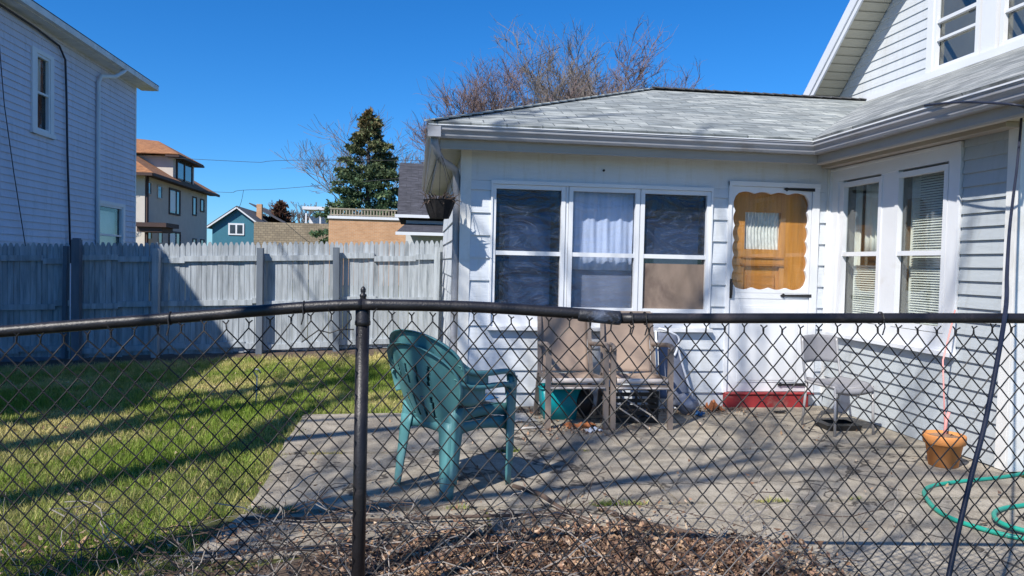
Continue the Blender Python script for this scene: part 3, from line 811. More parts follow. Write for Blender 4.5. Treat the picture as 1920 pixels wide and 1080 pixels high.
# ================================================================== chain link fence
P0 = V(-1.43, 2.80, 1.122); P1 = V(-.899, 2.793, 1.173); P2 = V(-.415, 2.762, 1.222); P3 = V(-.187, 2.743, 1.238)
P4 = V(.723, 2.664, 1.213); P5 = V(.743, 2.662, 1.205); P6 = V(2.234, 2.489, 1.237)
clf = empty('chain_link_fence', (-.187, 2.74, 0), 'black painted chain link fence with a round top rail in the foreground', 'fence')
left_path = [V(-4.2, 2.83, .88), V(-2.4, 2.81, 1.02), P0, P1, P2, P3]
right_path = [P3, V(.25, 2.707, 1.238), P4, P5, V(1.5, 2.574, 1.222), P6, V(3.1, 2.39, 1.245)]
rl = MB()
def smooth_path(ps, n=8):
    out = []
    for i in range(len(ps) - 1):
        a = ps[max(0, i - 1)]; b = ps[i]; c = ps[i + 1]; d = ps[min(len(ps) - 1, i + 2)]
        for j in range(n):
            t = j / n
            out.append(.5 * ((2 * b) + (c - a) * t + (2 * a - 5 * b + 4 * c - d) * t * t + (3 * b - a - 3 * c + d) * t ** 3))
    out.append(ps[-1]); return out
lp = smooth_path(left_path)
rl.tube(lp, .0208, 16)
rl.build('top_rail', M['blackiron'], clf, True)
rr = MB(); rr.tube(smooth_path([P3, V(.25, 2.707, 1.236), P4 + V(0, 0, 0)]), .0208, 16); rr.build('top_rail', M['blackiron'], clf, True)
r3 = MB(); r3.tube(smooth_path([P5, V(1.5, 2.574, 1.222), P6, V(3.1, 2.39, 1.245)]), .0188, 16); o3 = r3.build('top_rail', M['blackiron'], clf, True)
sv = MB(); sv.tube([P4 + V(-.13, .011, .003), P4 + V(-.12, .01, .003), P5 + V(-.006, 0, .002), P5 + V(.004, 0, .002)], [.0215, .0245, .0262, .0262], 16); sv.build('rail_sleeve', M['sleeve'], o3, True)
pm_ = MB(); pc = V(-.187, 2.762, 0)
pm_.tube([pc + V(-.003, 0, -.1), pc + V(0, 0, 1.175)], .0245, 20); post = pm_.build('post', M['blackiron'], clf, True)
cp = MB()
cp.lathe([(.0245, 1.16), (.0285, 1.163), (.0285, 1.175), (.0265, 1.18), (.0265, 1.215), (.020, 1.226), (.0125, 1.238), (.0105, 1.262), (.013, 1.268), (.013, 1.273), (.007, 1.277), (.0095, 1.285), (.0095, 1.293), (.005, 1.301), (.0, 1.304)], (pc.x, pc.y, 0), 20)
cp.build('post_cap', M['blackiron'], post, True)
# woven mesh
def path_at(path, s):
    for i in range(len(path) - 1):
        L_ = (path[i + 1] - path[i]).length
        if s <= L_ or i == len(path) - 2: return path[i].lerp(path[i + 1], s / L_), (path[i + 1] - path[i]).normalized()
        s -= L_
def weave(path, w, h, gap, seed, s0, s1):
    rg = random.Random(seed); mb = MB(); tilt = 0; n = int((s1 - s0) / (w / 2))
    for k in range(n + 1):
        pts = []; rows = int(1.2 / (h / 2)); drop = gap
        side = 1
        torn = False
        for j in range(rows):
            sx = s0 + k * w / 2 + (w / 2) * ((j + k) % 2)
            p, d = path_at(path, max(0.001, sx))
            zt = p.z - drop - .022 * noise.noise(Vector((sx * 3.1, seed, 0))) - j * h / 2
            q = Vector((p.x, p.y, zt))
            nz = Vector((noise.noise(Vector((sx * 3.1, zt * 3.1, seed))), 0, noise.noise(Vector((sx * 2.7, zt * 2.7, seed + 5)))))
            wv = noise.noise(Vector((sx * 1.2, zt * 1.1, seed + 9)))
            q += Vector((nz.x * .013 + wv * .020, 0, nz.z * .012))
            q.y += -.026 + (.0022 if ((j + k) % 2) else -.0022) + .012 * wv
            pts.append(q)
        # pull corners in so neighbours hook round each other
        out = []
        for j, q in enumerate(pts):
            if 0 < j < len(pts) - 1:
                a = pts[j - 1]; b = pts[j + 1]
                out += [q.lerp(a, .10), q + Vector((.0015 if ((j + k) % 2) else -.0015, 0, 0)), q.lerp(b, .10)]
            else: out.append(q)
        p0 = pts[0]
        up_ = Vector((rg.uniform(-.003, .003), 0, .016 + rg.uniform(0, .006)))
        tip = [p0 + up_ * 1.0 + Vector((-.011 * (1 if k % 2 else -1), -.004, .011 + rg.uniform(-.003, .006))), p0 + up_ * 1.0, p0 + up_ * .4]
        out = tip + out
        mb.tube(out, .0026, 5)
    return mb
LL = sum((left_path[i + 1] - left_path[i]).length for i in range(5))
weave(left_path, .0755, .086, .048, 11, .6, LL - .05).build('mesh', M['wire'], clf, False)
RL = sum((right_path[i + 1] - right_path[i]).length for i in range(6))
weave(right_path, .0705, .084, .052, 23, .045, RL - .02).build('mesh', M['wire'], clf, False)
for s, pth in ((2.6, left_path), (3.35, left_path), (3.82, left_path), (.98, right_path), (1.03, right_path), (1.9, right_path)):
    p, d = path_at(pth, s); c = []; ti = MB()
    for k in range(11):
        a = 2 * PI * k / 10; c.append(p + Vector((0, math.cos(a) * .0235, math.sin(a) * .0235)) + d * .004 * k / 10)
    ti.tube(c, .0026, 5)
    ti.tube([p + Vector((0, -.024, 0)), p + Vector((.004, -.027, -.03)), p + Vector((-.004, -.026, -.06))], .0026, 5); ti.build('tie_wire', M['wire'], clf)
ti = MB()
ti.tube([(-.40, 2.74, 1.10), (-.34, 2.735, 1.145), (-.30, 2.73, 1.135), (-.26, 2.73, 1.15), (-.215, 2.73, 1.148)], .0026, 5)
ti.build('tie_wire', M['wire'], clf)

# ================================================================== left picket fence
pf = empty('picket_fence', (-3.0, 11.1, hgt(-3, 11.1)), 'weathered blue grey dog ear picket fence across the back of the lawn', 'fence')
posts = [-6.62, -4.66, -3.62, -2.20, -1.12, .30]
YP = 11.16
def ftop(x): return 1.55 + .030 * (x + 4.7)
for i in range(len(posts) - 1):
    xa, xb = posts[i] + (.0 if i else .0), posts[i + 1]
    if i == 0: xb = -4.80
    if i == 1: xa = -4.69
    if i == 4: xb = .40
    pk = MB(); x = xa; n = 0; rg = random.Random(50 + i)
    sag = rg.uniform(-.02, .02)
    while x < xb - .02:
        wd = .069; zt = ftop(x) + sag * ((x - xa) / (xb - xa) - .5) + rg.uniform(-.012, .010); zb = hgt(x, 11.1) + .05 + rg.uniform(-.01, .01)
        yj = YP + rg.uniform(-.006, .006); x1 = min(x + wd, xb)
        c = (x + x1) / 2
        P = [(x, zb), (x1, zb), (x1, zt - .055), (c + .013, zt - .004), (c, zt), (c - .013, zt - .004), (x, zt - .055)]
        pk.prism(P, lambda a, b, d: (a, d, b), yj, yj + .018)
        x += wd + rg.choice((.002, .004, .004, .007))
    pk.build('picket_panel', M['fence'], pf)
    for zo in (-.235, -.87, -1.50):
        k = xa; rlm = MB()
        while k < xb - .05:
            e = min(xb, k + rg.uniform(.32, .75)); st_ = rg.choice((0, 0, .026, -.022))
            za = ftop(k) + zo + st_; zb_ = ftop(e) + zo + st_
            rlm.bar((k, YP - .022, za), (e, YP - .022, zb_), .036 + rg.uniform(0, .012), .078)
            k = e
        rlm.build('rail', M['fence'], pf)
for i, x in enumerate(posts):
    q = MB(); wd = .105 if i in (1,) else .085; t = ftop(x) + (.04 if i == 1 else -.09); z0 = hgt(x, 11.1) - .15
    lean = (0, .0, .012, .0, -.02, .015)[i]
    q.bar((x, YP - .115, z0), (x + lean, YP - .105, t), wd, .10, up=(0, 1, 0))
    if i == 1: q.bar((x + .0, YP - .105, t), (x, YP - .105, t + .02), wd * .8, .08, up=(0, 1, 0))
    q.build('post', M['fence_post'] if i in (0, 1, 3, 4) else M['fence'], pf)
gd = MB(); gd.bar((-4.84, YP - .05, hgt(-4.8, 11) + .05), (-4.82, YP - .05, 1.50), .05, .09, up=(0, 1, 0)); gd.build('gate_stile', M['fence_post'], pf)
pk = MB(); x = posts[-1] + .0
bb = MB(); bb.box(-6.6, -4.9, YP - .06, YP - .04, hgt(-5.7, 11) + .02, hgt(-5.7, 11) + .10); bb.build('rail', M['fence_post'], pf)

# ================================================================== trees
def grow(seed, base, H, r0, levels=5, first=.3, spread=.55, kids=(3, 5), up_=.25, trunks=1, shrink=.62, lean=(0, 0), wob=1.0):
    rg = random.Random(seed); br = []
    def rec(p, d, L, r, lev):
        n = 5 if lev < 2 else 4; pts = [p]; rad = [r]; q = p; dd = d
        for i in range(n):
            wj = wob if lev == 0 else 1.0; dd = (dd + Vector((rg.gauss(0, .13) * wj, rg.gauss(0, .13) * wj, rg.gauss(0, .07) + up_ * .25))).normalized()
            q = q + dd * (L / n); pts.append(q); rad.append(r * (1 - .62 * (i + 1) / n) if lev else r * (1 - .42 * (i + 1) / n))
        br.append((lev, pts, rad))
        if lev >= levels: return
        nk = rg.randint(*kids) + (1 if lev >= 2 else 0)
        for c in range(nk):
            t = rg.uniform(.35, 1.0) if c else 1.0
            if lev == 0: t = 1.0 if c < 2 else rg.uniform(.6, 1.0)
            i = min(n - 1, int(t * n)); f = t * n - i; sp = pts[i].lerp(pts[min(n, i + 1)], min(1, f)) if i < n else pts[n]
            ax = Vector((rg.gauss(0, 1), rg.gauss(0, 1), rg.gauss(0, .4))).normalized()
            nd = (dd + ax * spread * rg.uniform(.7, 1.4)).normalized(); nd.z += up_ * .5; nd.normalize()
            rr_ = rad[min(n, i + 1)] * rg.uniform(.55, .85)
            rec(sp, nd, L * shrink * rg.uniform(.75, 1.25), max(rr_, .0035), lev + 1)
    for t in range(trunks):
        d = Vector((rg.gauss(0, .16) if trunks > 1 else lean[0], rg.gauss(0, .16) if trunks > 1 else lean[1], 1)).normalized()
        rec(Vector(base) + Vector((rg.uniform(-.15, .15) * (trunks > 1), 0, 0)), d, H * first, r0, 0)
    return br
def bare_tree(name_, base, H, r0, label, group, twig, seed, minr=.012, fine=0, **k):
    e = empty('bare_tree', base, label, 'tree', group)
    br = grow(seed, (0, 0, 0), H, r0, **k)
    top = max(p.z for _, pts, _ in br for p in pts); sc = H / top
    a = MB(); b = MB()
    for lev, pts, rad in br:
        pts = [p * sc + Vector(base) for p in pts]; tgt = a if lev <= 2 else b
        rad = [max(r * sc, minr * (1.7 if lev == 3 else 1)) for r in rad] if lev > 2 else [max(r, minr * 2.6) for r in rad]
        tgt.tube(pts, rad, 8 if lev == 0 else (5 if lev <= 2 else 3), cap=False)
    if fine:                                     # hair thin outer twigs
        rf = random.Random(seed + 1); top_lev = max(l for l, _, _ in br)
        for lev, pts, rad in br:
            if lev < top_lev - 1: continue
            for _ in range(fine if lev == top_lev else 2):
                q = pts[rf.randint(1, len(pts) - 1)] * sc + Vector(base); d = (pts[-1] - pts[0]).normalized()
                d = (d + Vector((rf.gauss(0, .5), rf.gauss(0, .5), rf.gauss(.15, .4)))).normalized(); L = rf.uniform(.25, .7)
                b.tube([q, q + d * L * .5, q + (d + Vector((rf.gauss(0, .2), 0, rf.gauss(0, .2)))) * L], [minr * .75, minr * .6, minr * .4], 3, cap=False)
    a.build('trunk', M['bark'], e, True, fixn=False); b.build('crown', twig, e, False, fixn=False)
    return e
FAR = 'bare trees standing behind the porch roof'
K6 = dict(levels=5, spread=.78, kids=(2, 4), up_=.16, shrink=.66, first=.3, fine=4)
bare_tree('t', (2.9, 38.6, 0), 11.6, .26, 'bare tree above the left slope of the porch roof, leftmost of the big bare trees', FAR, M['twig'], 243, .010, trunks=2, **K6)
bare_tree('t', (5.3, 39.6, 0), 12.2, .24, 'lower reddish bare tree between the leftmost bare tree and the tall wide one', FAR, M['twig'], 57, .010, trunks=2, **K6)
bare_tree('t', (7.2, 38.0, 0), 13.5, .36, 'tall wide bare tree with dark forking trunks above the middle of the porch roof', FAR, M['twig2'], 71, .011, trunks=3, **K6)
bare_tree('t', (9.9, 37.5, 0), 13.4, .38, 'tallest bare tree, peaking left of the porch roof ridge end', FAR, M['twig'], 230, .011, trunks=3, **K6)
bare_tree('t', (12.7, 37.0, 0), 11.6, .24, 'reddish bare tree above the porch roof ridge, rightmost of the big bare trees', FAR, M['twig'], 240, .010, trunks=2, **K6)
K5 = dict(levels=5, spread=.8, kids=(2, 4), up_=.16, shrink=.68)
bare_tree('t', (-3.9, 58.0, 0), 13.2, .15, 'thin bare tree spreading its branches behind the green spruce', FAR, M['twig2'], 51, .012, first=.34, trunks=2, **K5)
bare_tree('t', (.6, 57.5, 0), 12.4, .14, 'thin pale bare tree beside the corner of the porch gutter', FAR, M['twig'], 58, .012, first=.34, trunks=2, **K5)
bare_tree('t', (-13.6, 86, 0), 8.0, .14, 'small far bare tree to the right of the teal blue house', FAR, M['twig2'], 61, .022, levels=5, first=.3, trunks=3, spread=.6, kids=(2, 4))
bare_tree('t', (-19.5, 46.0, 0), 8.8, .12, 'bare tree behind the corner of the tall lavender grey house', FAR, M['twig2'], 66, .012, levels=5, first=.34, trunks=2, spread=.6, kids=(2, 3))
NEAR = 'yard trees beside the lavender grey house'
K4 = dict(levels=4, spread=.6, kids=(2, 3), up_=.2, shrink=.52, wob=.25, first=.62, trunks=1)
bare_tree('t', (-5.3, 4.3, 0), 11.0, .19, 'bare yard tree nearest the picket fence', NEAR, M['twig2'], 71, .012, **K4)
bare_tree('t', (-5.7, 2.7, 0), 12.0, .22, 'second bare yard tree from the picket fence', NEAR, M['twig2'], 77, .012, **K4)
bare_tree('t', (-5.25, 1.35, 0), 11.4, .21, 'third bare yard tree from the picket fence', NEAR, M['twig2'], 83, .012, **K4)
bare_tree('t', (-4.9, .1, 0), 11.8, .20, 'fourth bare yard tree from the picket fence', NEAR, M['twig2'], 85, .012, **K4)
bare_tree('t', (-4.1, -1.3, 0), 10.2, .18, 'fifth bare yard tree from the picket fence', NEAR, M['twig2'], 89, .009, first=.36, trunks=1, levels=5, spread=.62, kids=(2, 3), up_=.2, shrink=.7)
bare_tree('t', (-2.5, -1.3, 0), 10.4, .17, 'bare yard tree farthest from the picket fence', NEAR, M['twig2'], 95, .009, first=.36, trunks=1, levels=5, spread=.7, kids=(2, 3), up_=.12, shrink=.7)

# conifers
def conifer(base, H, Wd, label, seed, cols, group=None, n=46000, zlow=.8, sz=.10):
    e = empty('spruce_tree', base, label, 'tree', group); rg = np.random.default_rng(seed); rq = random.Random(seed)
    t = MB(); t.tube([V(*base), V(base[0], base[1], base[2] + H * .97)], [Wd * .05, .02], 8)
    vs = []; cs_ = []
    nb = int(H * 17)
    per = n // nb
    for i in range(nb):
        f = (i + rq.random()) / nb; z = zlow + (H - zlow) * f; L = Wd * .5 * (1 - f) ** .74 * rq.uniform(.62, 1.18) * (1.0 if f < .93 else .8) + .04
        a = rq.uniform(0, 2 * PI); droop = rq.uniform(-.25, .12) + .45 * f
        d = Vector((math.cos(a), math.sin(a), droop)).normalized(); p0 = Vector((base[0], base[1], base[2] + z))
        tipv = p0 + d * L; t.tube([p0, p0 + d * L * .6 + Vector((0, 0, -.03 * L)), tipv], [.02, .012, .004], 3, False)
        m = max(6, int(per * (.35 + L / (Wd * .5))))
        s = np.sqrt(rg.uniform(.02, 1, m)); side = rg.normal(0, .11, m) * L * (1.15 - s) + rg.normal(0, .03, m)
        perp = Vector((-d.y, d.x, 0)).normalized()
        P = np.array(p0)[None] + np.outer(s * L, np.array(d)) + np.outer(side * 1.4, np.array(perp)); P[:, 2] += rg.normal(0, .035, m) - .10 * s * s * L
        o1 = rg.normal(0, 1, (m, 3)) * sz * .55 + np.array(d)[None] * sz * .6; o2 = rg.normal(0, 1, (m, 3)) * sz * .28
        vs.append(np.stack([P, P + o1 + o2, P + o1 - o2], 1).reshape(-1, 3))
        base_c = np.array(cols[0]) * (1 - f ** 3) + np.array(cols[1]) * f ** 3
        tone = rg.uniform(.55, 1.35, (m, 1)) * rq.uniform(.7, 1.3)
        c = base_c[None] * tone; tipm = (rg.random(m) < .22 * s); c[tipm] = np.array(cols[2]) * rg.uniform(.7, 1.2, (tipm.sum(), 1))
        cs_.append(np.repeat(c, 3, 0))
    t.build('trunk', M['bark'], e, fixn=False)
    arr = np.concatenate(vs) - np.array(base)[None]
    arr_mesh('crown', arr, 3, M['needles'], np.concatenate(cs_), e)
    return e
conifer((-3.05, 48.0, 0), 10.6, 6.5, 'dense green spruce with a browning tip behind the tan brick building', 4, [(.07, .13, .065), (.24, .16, .075), (.19, .24, .11)], n=46000, zlow=2.6, sz=.16)
conifer((-14.4, 82.8, 0), 7.2, 4.0, 'small rust coloured conifer right of the teal blue house', 8, [(.15, .075, .05), (.16, .08, .05), (.10, .09, .05)], n=9000, zlow=2.5, sz=.28)

# ================================================================== neighbour house on the left
lh = empty('neighbor_house', (-7.05, 12.0, 0), 'tall two storey lavender grey sided house on the left with a long eave', 'house')
XL = -7.05; E_ = EAST(XL); lw = MB()
YN, YE, ZT = 3.0, 20.0, 5.62
wins = [(15.02, 15.44, 3.73, 5.05), (17.75, 19.05, 1.2, 2.48)]
cuts = [(YN, 14.80, None), (14.80, 15.63, 0), (15.63, 17.62, None), (17.62, 19.24, 1), (19.24, YE - .08, None)]
for a, b, wi in cuts:
    if wi is None: siding(lw, E_, a, b, .3, ZT, .128, .3, .024, .001); lw.box(a, b, -.1, -.002, 0, ZT, E_)
    else:
        u0, u1, z0, z1 = wins[wi]; zl, zh = z0 - .13, z1 + .13
        siding(lw, E_, a, b, .3, zl, .128, .3, .024, .001); siding(lw, E_, a, b, zh, ZT, .128, .3, .024, .001)
        lw.box(a, b, -.1, -.002, 0, zl, E_); lw.box(a, b, -.1, -.002, zh, ZT, E_)
lw.box(XL - 7.5, XL - .1, YE - .1, YE, 0, ZT); lw.box(XL - 7.5, XL - .1, YN, YN + .1, 0, ZT)
lw.build('wall', M['siding_left'], lh)
lt = MB(); lt.box(YE - .08, YE + .0, -.05, .02, .3, ZT, E_); lt.build('corner_board', M['trim'], lh)
for i, (u0, u1, z0, z1) in enumerate(wins):
    window(lh, E_, u0, u1, z0, z1, M['glass'], .05, (z0 + z1) / 2, .03, .4, room_mat=M['dark'] if i == 0 else M['room'])
    a, b = ((14.80, 15.63), (17.62, 19.24))[i]; lt = MB()
    lt.box(a, u0 - .05, -.03, .045, z0 - .13, z1 + .13, E_); lt.box(u1 + .05, b, -.03, .045, z0 - .13, z1 + .13, E_)
    lt.box(u0 - .05, u1 + .05, -.03, .044, z1 + .05, z1 + .13, E_); lt.box(a - .03, b + .03, -.03, .07, z0 - .13, z0 - .05, E_)
    lt.build('window_casing', M['trim'], lh)
cb_ = MB(); cb_.grid(lambda u, v: (XL - .12 + .01 * math.sin(u * 30), 14.98 + .5 * u, 4.42 + .66 * v), 20, 3)
cb_.grid(lambda u, v: (XL - .14, 17.7 + 1.4 * u, 1.2 + 1.2 * v), 2, 2, lambda u, v: True); cb_.build('curtain', M['blind'], lh, True)
le = MB(); le.box(XL + .0, -6.74, YN - .4, YE + .4, ZT - .01, ZT + .03); le.build('soffit', M['trim_dirty'], lh)
lg = MB(); lg.box(-6.74, -6.64, YN - .4, YE + .42, ZT + .0, ZT + .12); lg.build('gutter', M['trim_dirty'], lh)
lr = MB(); xr_ = XL - 3.8; zr_ = ZT + .10 + 4.2 * .62
lr.add([(-6.64, YN - .42, ZT + .125), (-6.64, YE + .44, ZT + .125), (xr_, YE - 3.6, zr_), (xr_, YN + 3.6, zr_), (xr_ * 2 + 6.52, YE + .44, ZT + .125), (xr_ * 2 + 6.52, YN - .42, ZT + .125)],
       [(0, 1, 2, 3), (1, 4, 2), (4, 5, 3, 2), (5, 0, 3)])
lr.build('roof', M['darkroof'], lh, solid=.03)
ls = MB(); ls.tube([(-6.68, 18.3, ZT + .02), (-6.69, 18.2, ZT - .06), (-6.78, 18.0, ZT - .22), (-6.96, 17.68, ZT - .30), (-6.99, 17.62, ZT - .45), (-6.99, 17.61, 3), (-6.99, 17.61, .3)], .045, 8)
ls.build('downspout', M['trim'], lh, True)
lk = MB(); lk.tube([(-7.0, 11.5, 5.5), (-7.0, 13.8, 5.55), (-6.99, 14.9, 5.52), (-6.99, 15.8, 5.45), (-6.99, 16.05, 5.25), (-6.99, 16.1, 4.6), (-6.99, 16.15, 3.4), (-6.99, 16.3, 1.2)], .020, 6)
lk.tube([(-6.99, 13.6, 5.3), (-6.98, 13.8, 3.9), (-6.98, 14.1, 2.8), (-6.98, 14.5, 1.5)], .008, 5); lk.build('service_cable', M['cable'], lh, True)

# ================================================================== orange roofed house
oh = empty('orange_roof_house', (-16.2, 47.5, 0), 'cream three storey house with an orange shingled hip roof and dormer', 'house')
XO = -16.2; EO = EAST(XO)
ow = MB(); ow.box(XO - 10, XO, 47.5, 61.0, 0, 6.25)
ow.build('wall', M['cream'], oh)
for (u0, u1, z0, z1) in [(47.9, 48.45, 5.15, 5.8), (49.7, 50.45, 5.05, 5.75), (52.0, 54.1, 4.25, 5.75), (57.2, 58.0, 4.45, 5.65), (59.2, 60.0, 4.85, 5.65),
                         (47.9, 48.6, 2.4, 3.2), (49.9, 50.6, 2.2, 3.2), (52.0, 54.2, 1.7, 2.9), (57.3, 58.0, 1.6, 2.6), (59.3, 60.1, 1.6, 2.6)]:
    big = (u1 - u0) > 1.5
    f = MB(); t = .13 if big else .09
    f.box(u0 - t, u0, .0, .06, z0 - t, z1 + t, EO); f.box(u1, u1 + t, .0, .06, z0 - t, z1 + t, EO); f.box(u0, u1, .0, .058, z1, z1 + t, EO); f.box(u0, u1, .0, .058, z0 - t, z0, EO)
    if big: f.box(u0 + 1.3, u0 + 1.42, 0, .055, z0, z1, EO)
    wo = f.build('window', M['brown'] if (big or u0 > 55) else M['cream'], oh); p = MB(); p.box(u0, u1, .01, .02, z0, z1, EO); p.build('pane', M['glass_far'], wo)
    if big: q = MB(); q.box(u0 + .1, u0 + 1.2, .021, .03, z0 + .1, z1 - .05, EO); q.build('shade', M['trim'], wo)
orf = MB(); ex = XO + .7; ey0, ey1 = 46.7, 61.8; wx = XO - 10.7; zz0 = 6.25
rzz = 9.7; xm = (ex + wx) / 2
orf.cm = 0; orf.add([(ex, ey0, zz0), (ex, ey1, zz0), (xm, 57.0, rzz), (xm, 51.0, rzz)], [(0, 1, 2, 3)]); orf.add([(ex, ey1, zz0), (wx, ey1, zz0), (wx, ey0, zz0), (xm, 51.0, rzz), (xm, 57.0, rzz)], [(1, 2, 3, 4)])
orf.cm = 1; orf.add([(ex, ey0, zz0), (wx, ey0, zz0), (xm, 51.0, rzz)], [(0, 1, 2)]); orf.add([(ex, ey1, zz0), (wx, ey1, zz0), (xm, 57.0, rzz)], [(0, 1, 2)])
orf.cm = 0                                      # dormer roof
DX = XO + .25; dy0, dy1, dz0_, dz1_ = 51.9, 56.6, 6.5, 8.05
dm = (dy0 + dy1) / 2
orf.add([(DX + .5, dy0 - .6, dz1_ - .05), (DX + .5, dy1 + .6, dz1_ - .05), (DX - 1.7, dm, 9.2), (xm, dm, 9.45)], [(0, 1, 2)])
orf.cm = 1; orf.add([(DX + .5, dy0 - .6, dz1_ - .05), (DX - 1.7, dm, 9.2), (xm, dm, 9.45), (xm, dy0 - .6, dz1_ - .05)], [(0, 1, 2, 3)]); orf.add([(DX + .5, dy1 + .6, dz1_ - .05), (DX - 1.7, dm, 9.2), (xm, dm, 9.45), (xm, dy1 + .6, dz1_ - .05)], [(0, 1, 2, 3)])
orf.build('roof', [M['orange_sh'], M['orange_shx']], oh, solid=.06)
oe = MB(); oe.box(ex - .05, ex + .06, ey0, ey1, zz0 - .16, zz0 + .02); oe.box(wx, ex, ey0 - .06, ey0 + .05, zz0 - .16, zz0 + .02)
oe.box(XO, ex - .05, ey0 + .05, ey1, zz0 - .10, zz0 - .05); oe.box(DX - .3, DX + .56, dy0 - .6, dy1 + .6, dz1_ - .22, dz1_ - .10)
oe.tube([(XO + .1, 47.7, 6.1), (XO + .1, 47.62, 5.8), (XO + .1, 47.62, 1)], .09, 6); oe.build('fascia', M['brown'], oh)
od = MB(); od.box(xm, DX, dy0, dy1, dz0_ - .2, dz1_ - .1); dmr = od.build('dormer', M['cream'], oh)
ED = EAST(DX); q = MB()
for u in (52.6, 54.35): q.box(u, u + 1.5, 0, .05, 6.62, 7.85, ED)
q.build('dormer_window', M['glass_far'], dmr)
q = MB()
for u in (52.5, 54.1, 55.85): q.box(u, u + .16, .0, .09, 6.5, 7.95, ED)
q.box(51.9, 56.6, 0, .085, 6.4, 6.5, ED); q.build('dormer_frame', M['brown'], dmr)
q = MB(); q.box(XO, XO + 1.7, 46.0, 48.4, 3.05, 3.3); q.box(XO, XO + 1.4, 46.2, 48.2, 2.75, 3.05); q.build('side_canopy', M['brown'], oh)

# ================================================================== teal blue house
bh = empty('blue_house', (-17, 73, 0), 'small teal blue gabled house with white rake boards', 'house')
FB = FRONT(73.0)
q = MB(); q.prism([(-18.9, 0), (-14.95, 0), (-14.95, 4.65), (-16.65, 5.85), (-18.9, 4.3)], lambda a, b, d: (a, 73 + d, b), 0, 12); q.build('wall', M['bluehouse'], bh)
q = MB()
q.bar((-19.35, 72.7, 4.05), (-16.65, 72.7, 6.0), .12, .24, up=(0, 1, 0)); q.bar((-16.65, 72.7, 6.0), (-14.7, 72.7, 4.55), .12, .24, up=(0, 1, 0)); q.build('rake_board', M['trim'], bh)
q = MB(); q.add([(-19.5, 72.6, 4.05), (-16.65, 72.6, 6.13), (-16.65, 85.5, 6.13), (-19.5, 85.5, 4.05), (-14.6, 72.6, 4.6), (-14.6, 85.5, 4.6)], [(0, 1, 2, 3), (1, 4, 5, 2)])
q.add([(-16.9, 79, 6.9), (-12.4, 79, 4.4), (-12.4, 90, 4.4), (-16.9, 90, 6.9)], [(0, 1, 2, 3)]); q.build('roof', M['darkroof'], bh, solid=.1)
q = MB(); q.box(-15.75, -15.25, 77, 77.6, 4.6, 6.7); q.build('chimney', M['tanbrick'], bh)
q = MB(); q.box(-17.45, -16.02, 0, .08, 3.45, 4.55, FB); fr_ = q.build('window', M['trim'], bh)
q = MB(); q.box(-17.3, -16.82, .08, .1, 3.6, 4.4, FB); q.box(-16.65, -16.17, .08, .1, 3.6, 4.4, FB); q.build('pane', M['glass_far'], fr_)

# ================================================================== walls and sheds beyond the fence
q = MB(); q.box(-10.65, -5.75, 51.3, 56, 0, 3.75); sw = q.build('stone_building', M['stone']); tag(sw, 'low tan stone building with a flat overgrown top, left of the tan brick one', 'building')
bb_ = empty('brick_building', (-2.6, 40.8, 0), 'orange tan brick building with a white coping and weathered roof railing', 'building')
q = MB(); q.box(-4.62, .3, 40.8, 44, 0, 3.55); q.build('wall', M['tanbrick'], bb_)
q = MB(); q.box(-4.68, .36, 40.72, 44.08, 3.56, 3.70); q.build('coping', M['trim'], bb_)
q = MB(); x = -4.55
while x < .2: q.box(x, x + .07, 40.9, 40.95, 3.70, 4.10); x += .16
q.box(-4.6, .2, 40.88, 40.97, 4.06, 4.13); q.box(-4.6, .2, 40.88, 40.97, 3.74, 3.80); q.build('roof_railing', M['railwood'], bb_)
gs = empty('grey_roof_shed', (.6, 25.3, 0), 'building with a steep slate grey shingled roof beside the porch', 'building')
q = MB(); q.box(-.34, 4.4, 25.3, 31, 0, 2.75); q.build('wall', M['siding'], gs)
q = MB(); q.add([(-.62, 25.0, 2.9), (4.6, 25.0, 2.9), (4.6, 26.4, 4.78), (-.58, 26.4, 4.78), (-.58, 30, 4.78), (4.6, 30, 4.78), (-.62, 31.2, 2.9), (4.6, 31.2, 2.9)], [(0, 1, 2, 3), (3, 2, 5, 4), (4, 5, 7, 6), (0, 3, 4, 6), (1, 7, 5, 2)])
q.add([(-.6, 24.2, 2.32), (4.6, 24.2, 2.32), (4.6, 25.28, 2.62), (-.35, 25.28, 2.62)], [(0, 1, 2, 3)]); q.build('roof', M['greyroof'], gs, solid=.05)
q = MB(); q.box(-.7, 4.6, 24.9, 25.0, 2.82, 2.92); q.box(-.65, 4.6, 24.12, 24.2, 2.22, 2.32); q.build('fascia', M['trim'], gs)
cpy = empty('white_canopy', (-7.8, 61.6, 0), 'small white flat canopy on posts above the stone building', 'canopy')
q = MB(); q.box(-8.9, -6.2, 60.5, 62.6, 5.25, 5.5); q.box(-6.9, -6.2, 60.5, 62.6, 5.5, 5.8); q.build('canopy_top', M['trim'], cpy)
for x in (-8.7, -7.6, -6.4): q = MB(); q.box(x, x + .12, 60.7, 60.82, 0, 5.25); q.build('post', M['trim'], cpy)
q = MB(); q.box(-8.5, -6.3, 61.5, 61.6, 0, 4.8); q.build('screen', M['curtain'], cpy)
